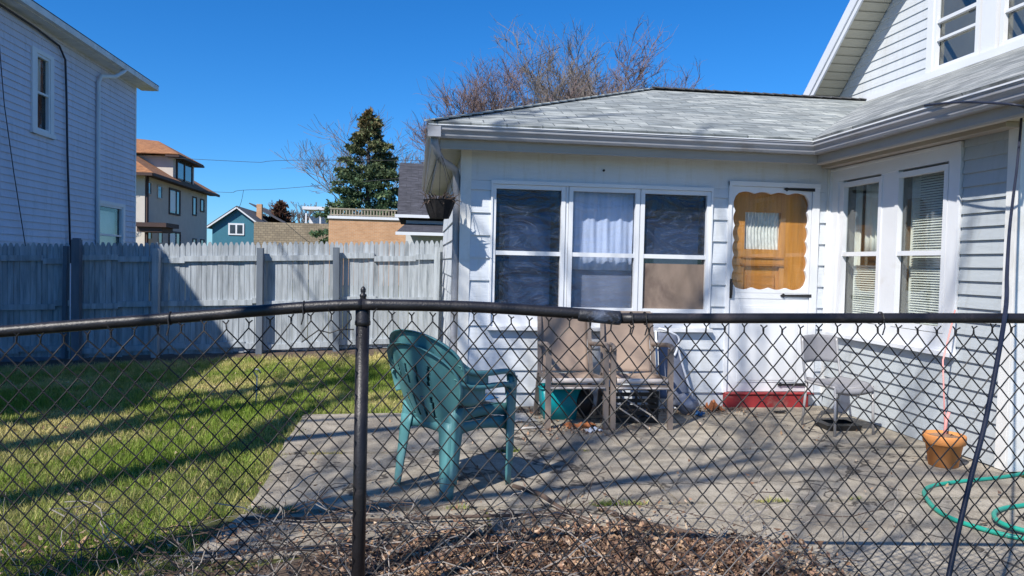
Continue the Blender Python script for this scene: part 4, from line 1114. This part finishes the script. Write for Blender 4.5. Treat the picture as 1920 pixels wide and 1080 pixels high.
for pts, lb_ in (([(-60, 50, 8.6), (-14.1, 47.4, 7.25), (-4.5, 46.2, 7.37), (40, 42, 8.4)], 'upper thin utility wire crossing the sky'),
                 ([(-50, 60, 8.2), (-25, 58.5, 6.6), (-14.2, 56, 6.02), (-11.5, 52.1, 5.88), (-4.5, 46.1, 5.95), (25, 40, 9.2)], 'lower sagging utility wire crossing the sky'),
                 ([(-11.5, 52.1, 5.88), (-12.6, 55.8, 5.0), (-14.6, 61, 4.3)], 'short wire dropping from the lower utility wire towards the blue house')):
    q = MB(); q.tube(smooth_path([V(*p) for p in pts]), .016, 4); tag(q.build('utility_wire', M['pole']), lb_, 'wire', 'utility wires')

# ================================================================== green stacked chairs
def monobloc():
    root = empty('plastic_chair', (0, 0, 0), 'faded green high backed plastic chair, lower of the stacked pair', 'chair', 'stacked green plastic chairs')
    def hw(v):
        if v < .55: t = v / .55; return .185 + .095 * (t * t * (3 - 2 * t))
        return .28 * max(0.0, 1 - ((v - .55) / .45) ** 2.5) ** .5
    def bk(x, z):
        v = (z - .38) / .505; u = x / .28
        return Vector((x, -.205 - .185 * v - .02 * math.sin(PI * v) + .085 * u * u + .03 * abs(u) ** 4, z))
    NV, NU = 76, 60
    def fn(u, v):
        z = .38 + .505 * v; return bk((2 * u - 1) * hw(min(v, .998)), z)
    def keep(u, v):
        x = (2 * u - 1) * hw(v); z = .38 + .505 * v
        for k in (-1.5, -.5, .5, 1.5):
            for zc, ln, sp, tilt in ((.71, .060, .082, .16), (.52, .064, .066, .10)):
                xc = k * sp + k * tilt * (z - zc)
                if abs(z - zc) < ln and abs(x - xc) < .0085: return False
        return True
    b = MB(); b.grid(fn, NU, NV, keep)
    b.build('backrest', M['green'], root, True, .005)
    r = MB(); path = [fn(0, v) for v in spaced(.38, .998, 34)] + [fn(1, v) for v in reversed(spaced(.38, .998, 34))]
    vs = []
    for p in path:
        o = Vector((p.x, 0, p.z - .66)).normalized()
        vs += [p, p + o * .012 + Vector((0, -.006, 0)), p + o * .016 + Vector((0, -.034, 0))]
    fs = []
    for i in range(len(path) - 1):
        for k in (0, 1): fs.append((i * 3 + k, i * 3 + k + 1, i * 3 + 4 + k, i * 3 + 3 + k))
    r.add(vs, fs); r.build('rim', M['green'], root, True, .004)
    s = MB()
    s.grid(lambda u, v: ((2 * u - 1) * (.19 + .045 * v), -.22 + .45 * v, .425 - .018 * math.sin(PI * u) * math.sin(PI * min(1, v * 1.1)) - (.03 * max(0, v - .88) / .12) + .01 * (abs(2 * u - 1) ** 6)), 20, 20)
    for sx in (-1, 1):
        s.grid(lambda u, v: (sx * (.19 + .045 * u + .006), -.22 + .45 * u, .43 - (.085 - .03 * math.sin(PI * u)) * v), 12, 2)
    s.grid(lambda u, v: ((2 * u - 1) * .236, .232, .40 - (.065 - .035 * math.sin(PI * u)) * v), 14, 2)
    s.grid(lambda u, v: ((2 * u - 1) * .19, -.222, .43 - (.07 - .02 * math.sin(PI * u)) * v), 14, 2)
    s.build('seat', M['green'], root, True, .005)
    for sx in (-1, 1):
        a = MB()
        pth = [bk(sx * .25, .70) + Vector((sx * .01, 0, 0)), Vector((sx * .276, -.16, .665)), Vector((sx * .285, -.05, .652)), Vector((sx * .285, .08, .65)), Vector((sx * .28, .17, .643)), Vector((sx * .272, .215, .615)), Vector((sx * .268, .228, .57))]
        pth = smooth_path(pth, 5); vs = []; fs = []
        for i, p in enumerate(pth):
            t = (pth[min(i + 1, len(pth) - 1)] - pth[max(0, i - 1)]).normalized(); nrm = Vector((0, -t.z, t.y)).normalized()
            wv = .026
            for o, dn_ in ((-wv, -.022), (-wv, 0), (0, .004), (wv, 0), (wv, -.022)): vs.append(p + Vector((o, 0, 0)) + nrm * dn_)
        for i in range(len(pth) - 1):
            for k in range(4): fs.append((i * 5 + k, i * 5 + k + 1, i * 5 + 6 + k, i * 5 + 5 + k))
        a.add(vs, fs)
        # swept web between backrest and arm
        e1 = [bk(sx * hw((z - .38) / .505), z) for z in spaced(.79, .55, 10)]
        def web(u, v):
            p = e1[min(9, int(u * 10))].lerp(e1[min(10, int(u * 10) + 1)], u * 10 - int(u * 10)) if u < 1 else e1[10]
            q = Vector((sx * .283, -.02 + .06 * u, .655 - .12 * max(0, u - .3)))
            k = min(1, u * 1.5); q = Vector((sx * (.262 + .022 * k), e1[0].y + (-.02 - e1[0].y) * k ** 1.1, .648 + (e1[0].z - .648) * (1 - k) ** 2.1 - .09 * max(0, u - .66) / .34))
            return p.lerp(q, v) + Vector((0, 0, -.02 * math.sin(PI * v)))
        a.grid(web, 10, 6)
        a.build('armrest', M['green'], root, True, .005)
        for nm, top, bot, wt, wb, sy in (('leg', (sx * .292, .245, .60), (sx * .258, .252, 0), .080, .042, 1), ('leg', (sx * .215, -.235, .44), (sx * .232, -.272, 0), .100, .052, -1)):
            l = MB(); top = Vector(top); bot = Vector(bot)
            def lg_(u, v, ax):
                p = top.lerp(bot, v); wd = wt + (wb - wt) * v ** .8
                return p + (Vector((-sx * wd * u, 0, 0)) if ax == 0 else Vector((0, -sy * wd * u, 0)))
            l.grid(lambda u, v: lg_(u, v, 0), 3, 8); l.grid(lambda u, v: lg_(u, v, 1), 3, 8)
            l.build(nm, M['green'], root, True, .005)
    return root
ch = monobloc()
ch.rotation_euler = (0, 0, math.radians(41 - 90)); ch.location = (.25, 4.60, .026)
ch2 = copy_tree(ch); ch2.location = (.26, 4.612, .103); ch2.rotation_euler = (0, 0, math.radians(43 - 90))
ch2['label'] = 'faded green high backed plastic chair, upper of the stacked pair'
cu = MB()
cu.grid(lambda u, v: ((2 * u - 1) * .19, -.14 + .34 * v, .455 + .028 * (1 - abs(2 * u - 1) ** 4) * (1 - abs(2 * v - 1) ** 4) + .012 * noise.noise(Vector((u * 4, v * 4, 1)))), 16, 16)
cu.grid(lambda u, v: ((2 * u - 1) * .19, -.14 + .34 * v, .452), 2, 2)
co = cu.build('seat_cloth', M['cush'], smooth=True); co.location = (.26, 4.612, .103); co.rotation_euler = (0, 0, math.radians(43 - 90))
tag(co, 'crumpled blue cloth on the seat of the upper green chair', 'cloth')

# ================================================================== brown sling chairs
def sling_chair():
    root = empty('sling_chair', (0, 0, 0), 'tan sling patio chair with a teal bin under it', 'chair', 'tan sling chairs by the porch wall')
    f = MB()
    for sx in (-1, 1):
        lgm = MB(); lgm.bar((sx * .245, .27, 0), (sx * .245, .235, .675), .044, .030, up=(0, 1, 0)); lgm.build('leg', M['tube_brown'], root)
        lgm = MB(); lgm.bar((sx * .235, -.22, .40), (sx * .24, -.34, 0), .036, .03, up=(0, 1, 0)); lgm.build('leg', M['tube_brown'], root)
        f.bar((sx * .235, -.20, .40), (sx * .225, -.33, .94), .032, .028, up=(0, 1, 0))
        f.bar((sx * .225, .24, .415), (sx * .225, -.22, .385), .03, .034)
        am = MB(); am.tube(smooth_path([V(sx * .245, .27, .655), V(sx * .25, .25, .69), V(sx * .252, .12, .695), V(sx * .245, -.10, .672), V(sx * .232, -.262, .66)], 4), .020, 8); am.build('armrest', M['tube_brown'], root, True)
    f.tube([(-.225, -.33, .94), (.225, -.33, .94)], .014, 8); f.bar((-.24, .25, .355), (.24, .25, .355), .024, .028)
    f.bar((-.23, -.30, .14), (.23, -.30, .14), .02, .02)
    f.build('frame', M['tube_brown'], root)
    b = MB(); b.grid(lambda u, v: ((2 * u - 1) * .212, -.20 - .125 * v - .030 * math.sin(PI * v) - .018 * math.sin(PI * u) * math.sin(PI * v), .42 + .525 * v), 14, 20)
    b.build('backrest_sling', M['sling'], root, True, .004)
    s = MB(); s.grid(lambda u, v: ((2 * u - 1) * .212, .25 - .46 * v, .425 - .022 * math.sin(PI * v) - .018 * math.sin(PI * u) - .01 * v), 12, 14); s.build('seat_sling', M['sling'], root, True, .004)
    p = MB(); p.tube([(-.215, .262, .405), (.215, .262, .405)], .022, 10); p.tube([(-.23, .276, .345), (.23, .276, .345)], .009, 8); p.build('front_rail', M['pad'], root, True)
    return root
sc1 = sling_chair(); sc1.location = (1.345, 6.30, .032); sc1.rotation_euler = (0, 0, PI + .02)
sc2 = copy_tree(sc1); sc2.location = (1.905, 6.28, .032); sc2.rotation_euler = (0, 0, PI - .03); sc2['label'] = 'tan sling patio chair with a black crate under it, nearer the storm door'
# teal bin
tb = empty('storage_bin', (1.30, 6.45, .034), 'teal plastic bin standing under the left tan chair', 'bin')
q = MB(); c = (1.285, 6.50)
def rrect(hx, hy, r, n=5):
    o = []
    for sx, sy, a0 in ((1, 1, 0), (-1, 1, 90), (-1, -1, 180), (1, -1, 270)):
        for k in range(n + 1):
            a = math.radians(a0 + 90 * k / n); o.append((sx * (hx - r) + r * math.cos(a), sy * (hy - r) + r * math.sin(a)))
    return o
def loft(mb, c, levels, close_bottom=True):
    n = None; vs = []
    for hx, hy, r, z in levels:
        rr_ = rrect(hx, hy, r); n = len(rr_); vs += [(c[0] + a, c[1] + b, z) for a, b in rr_]
    fs = []
    for i in range(len(levels) - 1):
        for k in range(n): fs.append((i * n + k, i * n + (k + 1) % n, (i + 1) * n + (k + 1) % n, (i + 1) * n + k))
    if close_bottom: fs.append(tuple(range(n)))
    mb.add(vs, fs)
loft(q, c, [(.145, .10, .03, .036), (.175, .125, .035, .31)]); q.build('body', M['teal'], tb, True, .004)
q = MB(); loft(q, c, [(.182, .13, .035, .30), (.190, .138, .035, .312), (.182, .13, .035, .320)], False); q.build('rim', M['teal'], tb, True, .003)
# dark bin bag beside it, black crate under right chair
q = MB(); q.grid(lambda u, v: (1.50 + .085 * math.cos(2 * PI * u) * math.sin(PI * min(1, .15 + .85 * v)) * (1 + .2 * noise.noise(Vector((math.cos(2 * PI * u) * 2, math.sin(2 * PI * u) * 2, v * 3)))), 6.42 + .10 * math.sin(2 * PI * u) * math.sin(PI * min(1, .15 + .85 * v)), .034 + .27 * (1 - v)), 24, 14)
tag(q.build('bin_bag', M['black'], smooth=True), 'crumpled black bag slumped between the teal bin and a chair leg', 'bag')
ct_ = empty('crate', (1.905, 6.38, .034), 'black slatted plastic crate full of junk under the right tan chair', 'crate')
q = MB(); cx0, cx1, cy0, cy1 = 1.69, 2.12, 6.24, 6.55
for k in range(5): z = .05 + k * .055; q.box(cx0, cx1, cy0, cy0 + .012, z, z + .032); q.box(cx0, cx1, cy1 - .012, cy1, z, z + .032); q.box(cx0, cx0 + .012, cy0 + .012, cy1 - .012, z, z + .032); q.box(cx1 - .012, cx1, cy0 + .012, cy1 - .012, z, z + .032)
for x in (cx0 + .001, (cx0 + cx1) / 2, cx1 - .024): q.box(x, x + .022, cy0 - .006, cy0 - .001, .036, .315)
q.box(cx0 + .013, cx1 - .013, cy0 + .013, cy1 - .013, .036, .05); q.build('body', M['black'], ct_)
q = MB()
for k in range(16): 
    a = V(rnd.uniform(1.72, 2.08), rnd.uniform(6.27, 6.5), rnd.uniform(.06, .25)); q.tube([a, a + V(rnd.uniform(-.12, .12), rnd.uniform(-.03, .05), rnd.uniform(-.02, .09))], rnd.uniform(.006, .018), 5)
q.build('contents', M['bluefab'], ct_)
for pts, lb_ in (([(1.66, 6.10, .24), (1.80, 6.02, .15), (1.95, 5.97, .05)], 'pale stick leaning in front of the black crate, left one'), ([(1.80, 6.12, .26), (1.98, 6.02, .15), (2.10, 5.96, .045)], 'pale stick leaning in front of the black crate, right one')):
    q = MB(); q.tube(pts, .007, 6); tag(q.build('stick', M['vine']), lb_, 'stick', 'sticks by the crate')
# folded lounger leaning on the wall
fl_ = empty('folded_chair', (2.47, 6.82, .034), 'folded slate blue lawn chair with white tube frame leaning on the wall', 'folding chair')
q = MB(); q.tube(smooth_path([V(2.33, 6.93, .80), V(2.40, 6.92, .785), V(2.52, 6.90, .72), V(2.50, 6.86, .62), V(2.46, 6.83, .55)], 5), .011, 8)
q.tube(smooth_path([V(2.50, 6.88, .66), V(2.55, 6.84, .45), V(2.62, 6.78, .20), V(2.65, 6.74, .05)], 5), .011, 8); q.tube([(2.30, 6.92, .78), (2.31, 6.8, .05)], .011, 8)
q.tube([(2.31, 6.8, .06), (2.64, 6.75, .06)], .010, 8); q.build('frame', M['white_tube'], fl_, True)
q = MB(); q.grid(lambda u, v: (2.315 + (.19 + .10 * v) * u, 6.90 - .12 * v - .01 * math.sin(PI * u), .77 - .62 * v - .03 * u * (1 - v)), 8, 14); q.build('sling', M['bluefab'], fl_, True, .006)
q = MB(); q.grid(lambda u, v: (2.50 + .115 * math.cos(2 * PI * u) * math.sin(PI * (.08 + .92 * v)) * (1 + .35 * noise.noise(Vector((math.cos(2 * PI * u) * 3, math.sin(2 * PI * u) * 3, v * 5)))), 6.60 + .09 * math.sin(2 * PI * u) * math.sin(PI * (.08 + .92 * v)), .034 + .20 * (1 - v) + .02 * noise.noise(Vector((u * 9, v * 9, 3)))), 26, 16)
tag(q.build('plastic_bag', M['bag'], smooth=True), 'crumpled bluish plastic bag at the foot of the folded lawn chair', 'bag')

# grey chair by the wing wall
gcr = empty('patio_chair', (3.56, 5.90, .03), 'armless grey mesh patio chair with thin pale tube legs beside the wing wall', 'chair')
def L2W(x, y, z): a = math.radians(8); x *= .88; return (3.605 + x * math.cos(a) - y * math.sin(a), 5.93 + x * math.sin(a) + y * math.cos(a), .03 + z)
q = MB()
for sx in (-1, 1):
    lm = MB(); lm.tube([L2W(sx * .215, -.20, 0), L2W(sx * .21, -.18, .40)], .011, 8); lm.build('leg', M['alu'], gcr, True)
    lm = MB(); lm.tube([L2W(sx * .20, .24, 0), L2W(sx * .195, .20, .40)], .011, 8); lm.build('leg', M['alu'], gcr, True)
    q.tube(smooth_path([V(*L2W(sx * .21, -.18, .40)), V(*L2W(sx * .208, .15, .395)), V(*L2W(sx * .208, .21, .44)), V(*L2W(sx * .205, .25, .60)), V(*L2W(sx * .20, .275, .765))], 4), .011, 8)
q.tube([L2W(-.2, .22, .39), L2W(.2, .22, .39)], .010, 8); q.tube([L2W(-.2, -.17, .39), L2W(.2, -.17, .39)], .010, 8); q.build('frame', M['alu'], gcr, True)
q = MB(); q.grid(lambda u, v: L2W((2 * u - 1) * .205, .245 + .045 * math.sin(PI * u) + .04 * v, .545 + .235 * v + .012 * math.sin(PI * u)), 14, 8); q.build('backrest', M['greyfab'], gcr, True, .020)
q = MB(); q.grid(lambda u, v: L2W((2 * u - 1) * .20, -.20 + .40 * v, .415 - .02 * math.sin(PI * u) - .05 * max(0, .15 - v) / .15), 14, 14); q.build('seat', M['greyfab'], gcr, True, .038)
q = MB(); loft(q, (3.66, 6.02), [(.15, .12, .03, .033), (.16, .13, .03, .075), (.12, .09, .03, .085)]); tag(q.build('shadow_slab', M['black'], solid=.004), 'low black slab put in mostly for the shadow under the grey patio chair', 'shadow_slab')  # black slab added on the ground, mostly standing in for the chair's shadow

# flower pot and stake
fp = empty('flower_pot', (3.765, 4.85, .022), 'terracotta flower pot full of dry soil against the wing wall', 'flower pot')
q = MB(); q.lathe([(.085, .0), (.095, .004), (.120, .158), (.130, .161), (.136, .165), (.140, .218), (.136, .226), (.124, .226), (.118, .20), (.0, .19)], (3.765, 4.85, .022), 36); q.lathe([(.0, .0), (.085, .0)], (3.765, 4.85, .022), 36)
q.build('pot', M['terra'], fp, True)
q = MB(); q.grid(lambda u, v: (3.765 + .119 * v * math.cos(2 * PI * u), 4.85 + .119 * v * math.sin(2 * PI * u), 0.022 + .212 + .03 * noise.noise(Vector((u * 8 if v > .1 else 0, v * 3, 0))) - .008 * v), 24, 6); q.build('soil', M['potsoil'], fp, True)
q = MB(); q.tube([(3.775, 4.85, .20), (3.86, 5.02, .75), (4.02, 5.12, 1.12)], .006, 6); q.tube([(3.765, 4.85, .20), (3.79, 4.87, .34), (3.81, 4.87, .40)], .012, 6); tag(q.build('plant_stake', M['pink'], smooth=True), 'thin pink stake leaning from the flower pot to the window casing', 'stake')

# hose
hp = [(4.6, 4.75), (4.25, 4.62), (4.05, 4.545), (3.845, 4.487), (3.567, 4.431), (3.319, 4.354), (3.18, 4.25), (3.085, 4.10), (3.0, 3.90), (2.985, 3.742), (3.03, 3.60), (3.114, 3.47), (3.26, 3.40), (3.5, 3.36), (3.9, 3.5), (4.1, 3.8), (3.95, 4.0), (3.75, 3.99), (3.58, 3.945), (3.42, 3.90), (3.26, 3.78), (3.18, 3.64), (3.22, 3.50), (3.4, 3.30), (3.9, 3.1), (4.6, 2.9)]
q = MB(); pts = smooth_path([V(a, b, .033 + (.014 if 20 <= i <= 25 else 0)) for i, (a, b) in enumerate(hp)], 8)
for i in range(3): pass
q.tube(pts, .0135, 8); tag(q.build('garden_hose', M['hose'], smooth=True), 'teal green garden hose looped on the patio at the right', 'hose')
# cable
q = MB(); q.tube(smooth_path([V(3.655, 5.05, 2.612), V(3.64, 4.7, 2.56), V(3.64, 4.384, 2.49), V(3.70, 4.22, 2.44), V(4.008, 4.561, 2.478), V(3.744, 4.279, 2.084), V(3.489, 4.003, 1.883), V(2.995, 3.453, 1.627), V(2.514, 2.902, 1.408), V(2.101, 2.426, 1.250), V(1.867, 2.214, .932), V(1.744, 2.123, .749), V(1.611, 2.03, .494), V(1.5, 1.95, .2), V(1.47, 1.93, 0)], 6), .0082, 8)
tag(q.build('loose_cable', M['cable'], smooth=True), 'dark cable hanging from the wing gutter and draped over the chain link rail', 'cable')
# hanging basket
hb = empty('hanging_basket', (.205, 6.72, 1.785), 'dark hanging basket with a dead plant under the porch eave corner', 'hanging basket')
q = MB(); bc = (.205, 6.76)
q.lathe([(.0, 1.79), (.085, 1.785), (.105, 1.83), (.128, 1.90), (.145, 1.945), (.150, 1.95), (.138, 1.95), (.12, 1.92), (.0, 1.925)], (bc[0], bc[1], 0), 10); q.build('bowl', M['basket'], hb)
q = MB()
for k in range(5):
    a = 2 * PI * k / 5 + .3; q.tube([(bc[0] + .146 * math.cos(a), bc[1] + .146 * math.sin(a), 1.95), (bc[0] + .1 * math.cos(a), bc[1] + .1 * math.sin(a), 2.12), (bc[0], bc[1], 2.38)], .0028, 4)
q.tube([(bc[0], bc[1], 2.38), (bc[0], bc[1], 2.46)], .004, 5); q.build('hanger_wire', M['iron'], hb)
q = MB()
for k in range(70):
    a = rnd.uniform(0, 2 * PI); r = rnd.uniform(.02, .13); p = V(bc[0] + r * math.cos(a), bc[1] + r * math.sin(a), 1.93)
    d = V(math.cos(a) * rnd.uniform(.2, 1), math.sin(a) * rnd.uniform(.2, 1), rnd.uniform(-.4, 1.1)).normalized() * rnd.uniform(.05, .13); q.tube([p, p + d * .5 + V(0, 0, .02), p + d], [.005, .006, .002], 4)
q.build('dead_plant', M['vine_dark'], hb)

# ================================================================== litter and dry weeds
def leaves(n, pos, sz, cols, rg):
    vs = []; cc = []
    for _ in range(n):
        x, y, z = pos()
        a = rg.uniform(0, 2 * PI); s = rg.uniform(.6, 1.3) * sz; t1, t2 = rg.gauss(0, .55), rg.gauss(0, .55)
        e1 = Vector((math.cos(a), math.sin(a), t1)).normalized() * s; e2 = Vector((-math.sin(a), math.cos(a), t2)).normalized() * s * rg.uniform(.35, .7); cu_ = Vector((0, 0, rg.uniform(.1, .5) * s))
        p = Vector((x, y, z)); c = rg.choice(cols); k = rg.uniform(.6, 1.3); c = (c[0] * k, c[1] * k, c[2] * k)
        A, B, Cc, D = p - e1 + cu_, p + e2 * .9, p + e1 + cu_ * rg.uniform(0, 1.4), p - e2 * .9
        vs += [A, B, D, D, B, Cc]; cc += [c] * 6
    return np.array([tuple(v) for v in vs]), np.array(cc)
rg = random.Random(99); LC = [(.24, .13, .08), (.15, .09, .06), (.38, .24, .15), (.55, .40, .28), (.10, .065, .05), (.30, .18, .12), (.46, .30, .18)]
def pos_mound():
    while True:
        x = rg.gauss(.74, .52); y = rg.gauss(3.22, .34)
        lim = 3.78 - .28 * max(0, x - .9) ** 1.3 - .12 * max(0, .1 - x)
        if 2.2 < y < lim + .16 * noise.noise(Vector((x * 3, 0, 0))) + .1 * noise.noise(Vector((x * 13, 0, 0))) + (abs(rg.gauss(0, .22)) if rg.random() < .12 else 0) and -.45 < x < 2.0:
            return x, y, hgt(x, y) + .012 + .045 * max(0, 1 - abs(y - 3.1) / .8) + rg.uniform(0, .03)
lv, lc_ = leaves(14000, pos_mound, .020, LC, rg)
def pos_any():
    r = rg.random()
    if r < .35: x, y = rg.uniform(.9, 3.2), 6.9 - abs(rg.gauss(0, .22))
    elif r < .5: x, y = rg.gauss(1.35, .25), rg.gauss(6.0, .14)
    elif r < .75: x, y = rg.uniform(-7, .3), rg.gauss(10.6, .2)
    elif r < .9: x, y = rg.uniform(-1.2, 1.6), rg.gauss(4.0, .16)
    else: x, y = rg.uniform(-.9, 4.0), rg.uniform(3.4, 6.9)
    return x, y, max(hgt(x, y), .036 if x > -.9 and y < 7 else -9) + rg.uniform(.004, .012)
lv2, lc2 = leaves(2600, pos_any, .015, LC + [(.45, .35, .25)], rg)
def pos_left(): x, y = rg.uniform(-2.6, .0), rg.uniform(2.9, 3.9); return x, y, hgt(x, y) + rg.uniform(.01, .03)
lv3, lc3 = leaves(1500, pos_left, .018, LC, rg)
def pos_lawn(): x, y = rg.uniform(-5, -.8), rg.uniform(3.6, 10.5); return x, y, hgt(x, y) + rg.uniform(.015, .045)
lv4, lc4 = leaves(900, pos_lawn, .018, LC + [(.5, .4, .26)], rg)
tag(arr_mesh('leaf_litter', np.concatenate([lv, lv2, lv3, lv4]), 3, M['leaf'], np.concatenate([lc_, lc2, lc3, lc4])), 'brown dead leaves heaped by the fence foot and scattered on the patio', 'leaves', kind='stuff')
q = MB(); q2 = MB()
def stem(mb, x, y, h, r, rg, curl=.25, kinks=7, z0=None):
    p = V(x, y, hgt(x, y) if z0 is None else z0); d = V(rg.gauss(0, .35), rg.gauss(0, .2), 1).normalized(); pts = [p]
    for i in range(kinks):
        d = (d + V(rg.gauss(0, curl), rg.gauss(0, curl * .6), rg.gauss(0, curl * .6) - .03)).normalized(); p = p + d * h / kinks; p.z = max(p.z, .012); pts.append(p)
    mb.tube(pts, [r * (1 - .6 * i / kinks) for i in range(kinks + 1)], 4)
    return pts
for i in range(120):
    x = rg.uniform(-2.2, 2.6) if i > 45 else rg.gauss(-.35, .55); y = rg.uniform(2.75, 3.7)
    pts = stem(q, x, y, rg.uniform(.12, .5), rg.uniform(.0012, .0028), rg)
    if rg.random() < .6:
        b = rg.choice(pts[2:5]); stem(q, b.x, b.y, rg.uniform(.08, .2), .0013, rg, z0=b.z)
for i in range(330):                                 # tangle lying over the ground
    x = rg.gauss(.15, .9); y = rg.uniform(2.7, 3.95); a = rg.uniform(0, 2 * PI); p = V(x, y, rg.uniform(.02, .10)); d = V(math.cos(a), math.sin(a) * .5, rg.uniform(-.1, .3)); pts = [p]
    L_ = rg.uniform(.2, .7)
    for k in range(7): d = (d + V(rg.gauss(0, .35), rg.gauss(0, .3), rg.gauss(0, .15) - .02)).normalized(); p = p + d * L_ / 7; p.z = max(.015, min(p.z, .2)); pts.append(p)
    (q2 if i % 3 else q).tube(pts, rg.uniform(.0014, .0034), 4)
tag(q.build('dry_stems', M['vine'], fixn=False), 'pale dry weed stems standing at the foot of the chain link fence', 'weeds', kind='stuff')
tag(q2.build('dead_vines', M['vine_dark'], fixn=False), 'dark dead vines tangled along the edge of the patio slab', 'vines', kind='stuff')
for pts, r, nm, lb_, m_ in (([(-.86, 4.02, .03), (-.3, 3.95, .03), (.3, 3.93, .045), (.9, 3.98, .03)], .010, 'branch', 'long dark branch lying along the near slab edge', 'vine_dark'),
                   ([(1.05, 4.05, .03), (1.22, 3.8, .04), (1.5, 3.5, .05), (1.62, 3.35, .03)], .014, 'branch', 'dark branch lying across the leaf pile edge', 'vine_dark'),
                   ([(.62, 4.50, .03), (.75, 4.30, .04), (.82, 4.1, .03), (.95, 3.85, .03)], .016, 'branch', 'dark branch on the patio right of the green chairs', 'vine_dark')):
    q = MB(); q.tube(smooth_path([V(*p) for p in pts], 5), r, 6); tag(q.build(nm, M[m_], smooth=True), lb_, 'branch', 'branches on the patio')
# small scraps by the porch
def scrap(name, cat, m_, c, sx, sy, h, label, rot=0, seed=0):
    q = MB()
    q.grid(lambda u, v: (c[0] + math.cos(rot) * (u - .5) * sx - math.sin(rot) * (v - .5) * sy, c[1] + math.sin(rot) * (u - .5) * sx + math.cos(rot) * (v - .5) * sy, .038 + h * abs(noise.noise(Vector((u * 3 + seed, v * 3, seed)))) * 1.6), 10, 8)
    tag(q.build(name, M[m_], smooth=False, solid=.004), label, cat)
scrap('cardboard', 'cardboard', 'cardboard', (.86, 6.45), .36, .34, .03, 'flattened pale cardboard on the patio left of the tan chairs', .2, 1)
scrap('scrap_wood', 'scrap', 'cardboard', (.92, 6.05), .34, .05, .01, 'narrow pale board lying in front of the flattened cardboard', .35, 2)
scrap('rag', 'rag', 'rust', (1.40, 6.10), .26, .13, .05, 'rusty orange rag in front of the left tan chair', .1, 3)
scrap('wrapper', 'wrapper', 'curtain', (1.47, 5.93), .13, .09, .03, 'pale blue wrapper beside the rusty orange rag', .4, 4)
scrap('rag', 'rag', 'rust', (2.86, 6.78), .15, .12, .10, 'rust red crumpled rag by the foundation left of the red step', .2, 5)
scrap('wrapper', 'wrapper', 'cush', (2.62, 6.55), .10, .07, .04, 'small dark blue wrapper right of the bluish plastic bag', .9, 6)
scrap('shoe_sole', 'scrap', 'black', (3.46, 6.66), .12, .05, .02, 'small black scrap on the ground below the red step', .0, 7)
q = MB(); q.tube([(-1.46, 7.2, hgt(-1.4, 7.2)), (-1.45, 7.2, .30)], .007, 6); q.tube(smooth_path([V(-1.45, 7.2, .28), V(-1.48, 7.18, .34), V(-1.44, 7.16, .36), V(-1.42, 7.2, .32)], 4), .008, 6)
tag(q.build('garden_stake', M['alu'], smooth=True), 'small grey metal stake standing in the lawn', 'stake')
q = MB()
for x, y, r in ((3.73, 5.42, .022), (2.46, 6.15, .016), (.15, 5.1, .014)):
    q = MB(); q.lathe([(0, 0), (r, .2 * r), (r * 1.2, .8 * r), (r * .7, 1.4 * r), (0, 1.6 * r)], (x, y, .036), 7)
    tag(q.build('pebble', M['found']), {3.73: 'pebble on the patio between the grey chair and flower pot', 2.46: 'pebble in front of the bluish plastic bag', .15: 'pebble on the slab behind the green chairs'}[x], 'stone', 'pebbles on the patio')
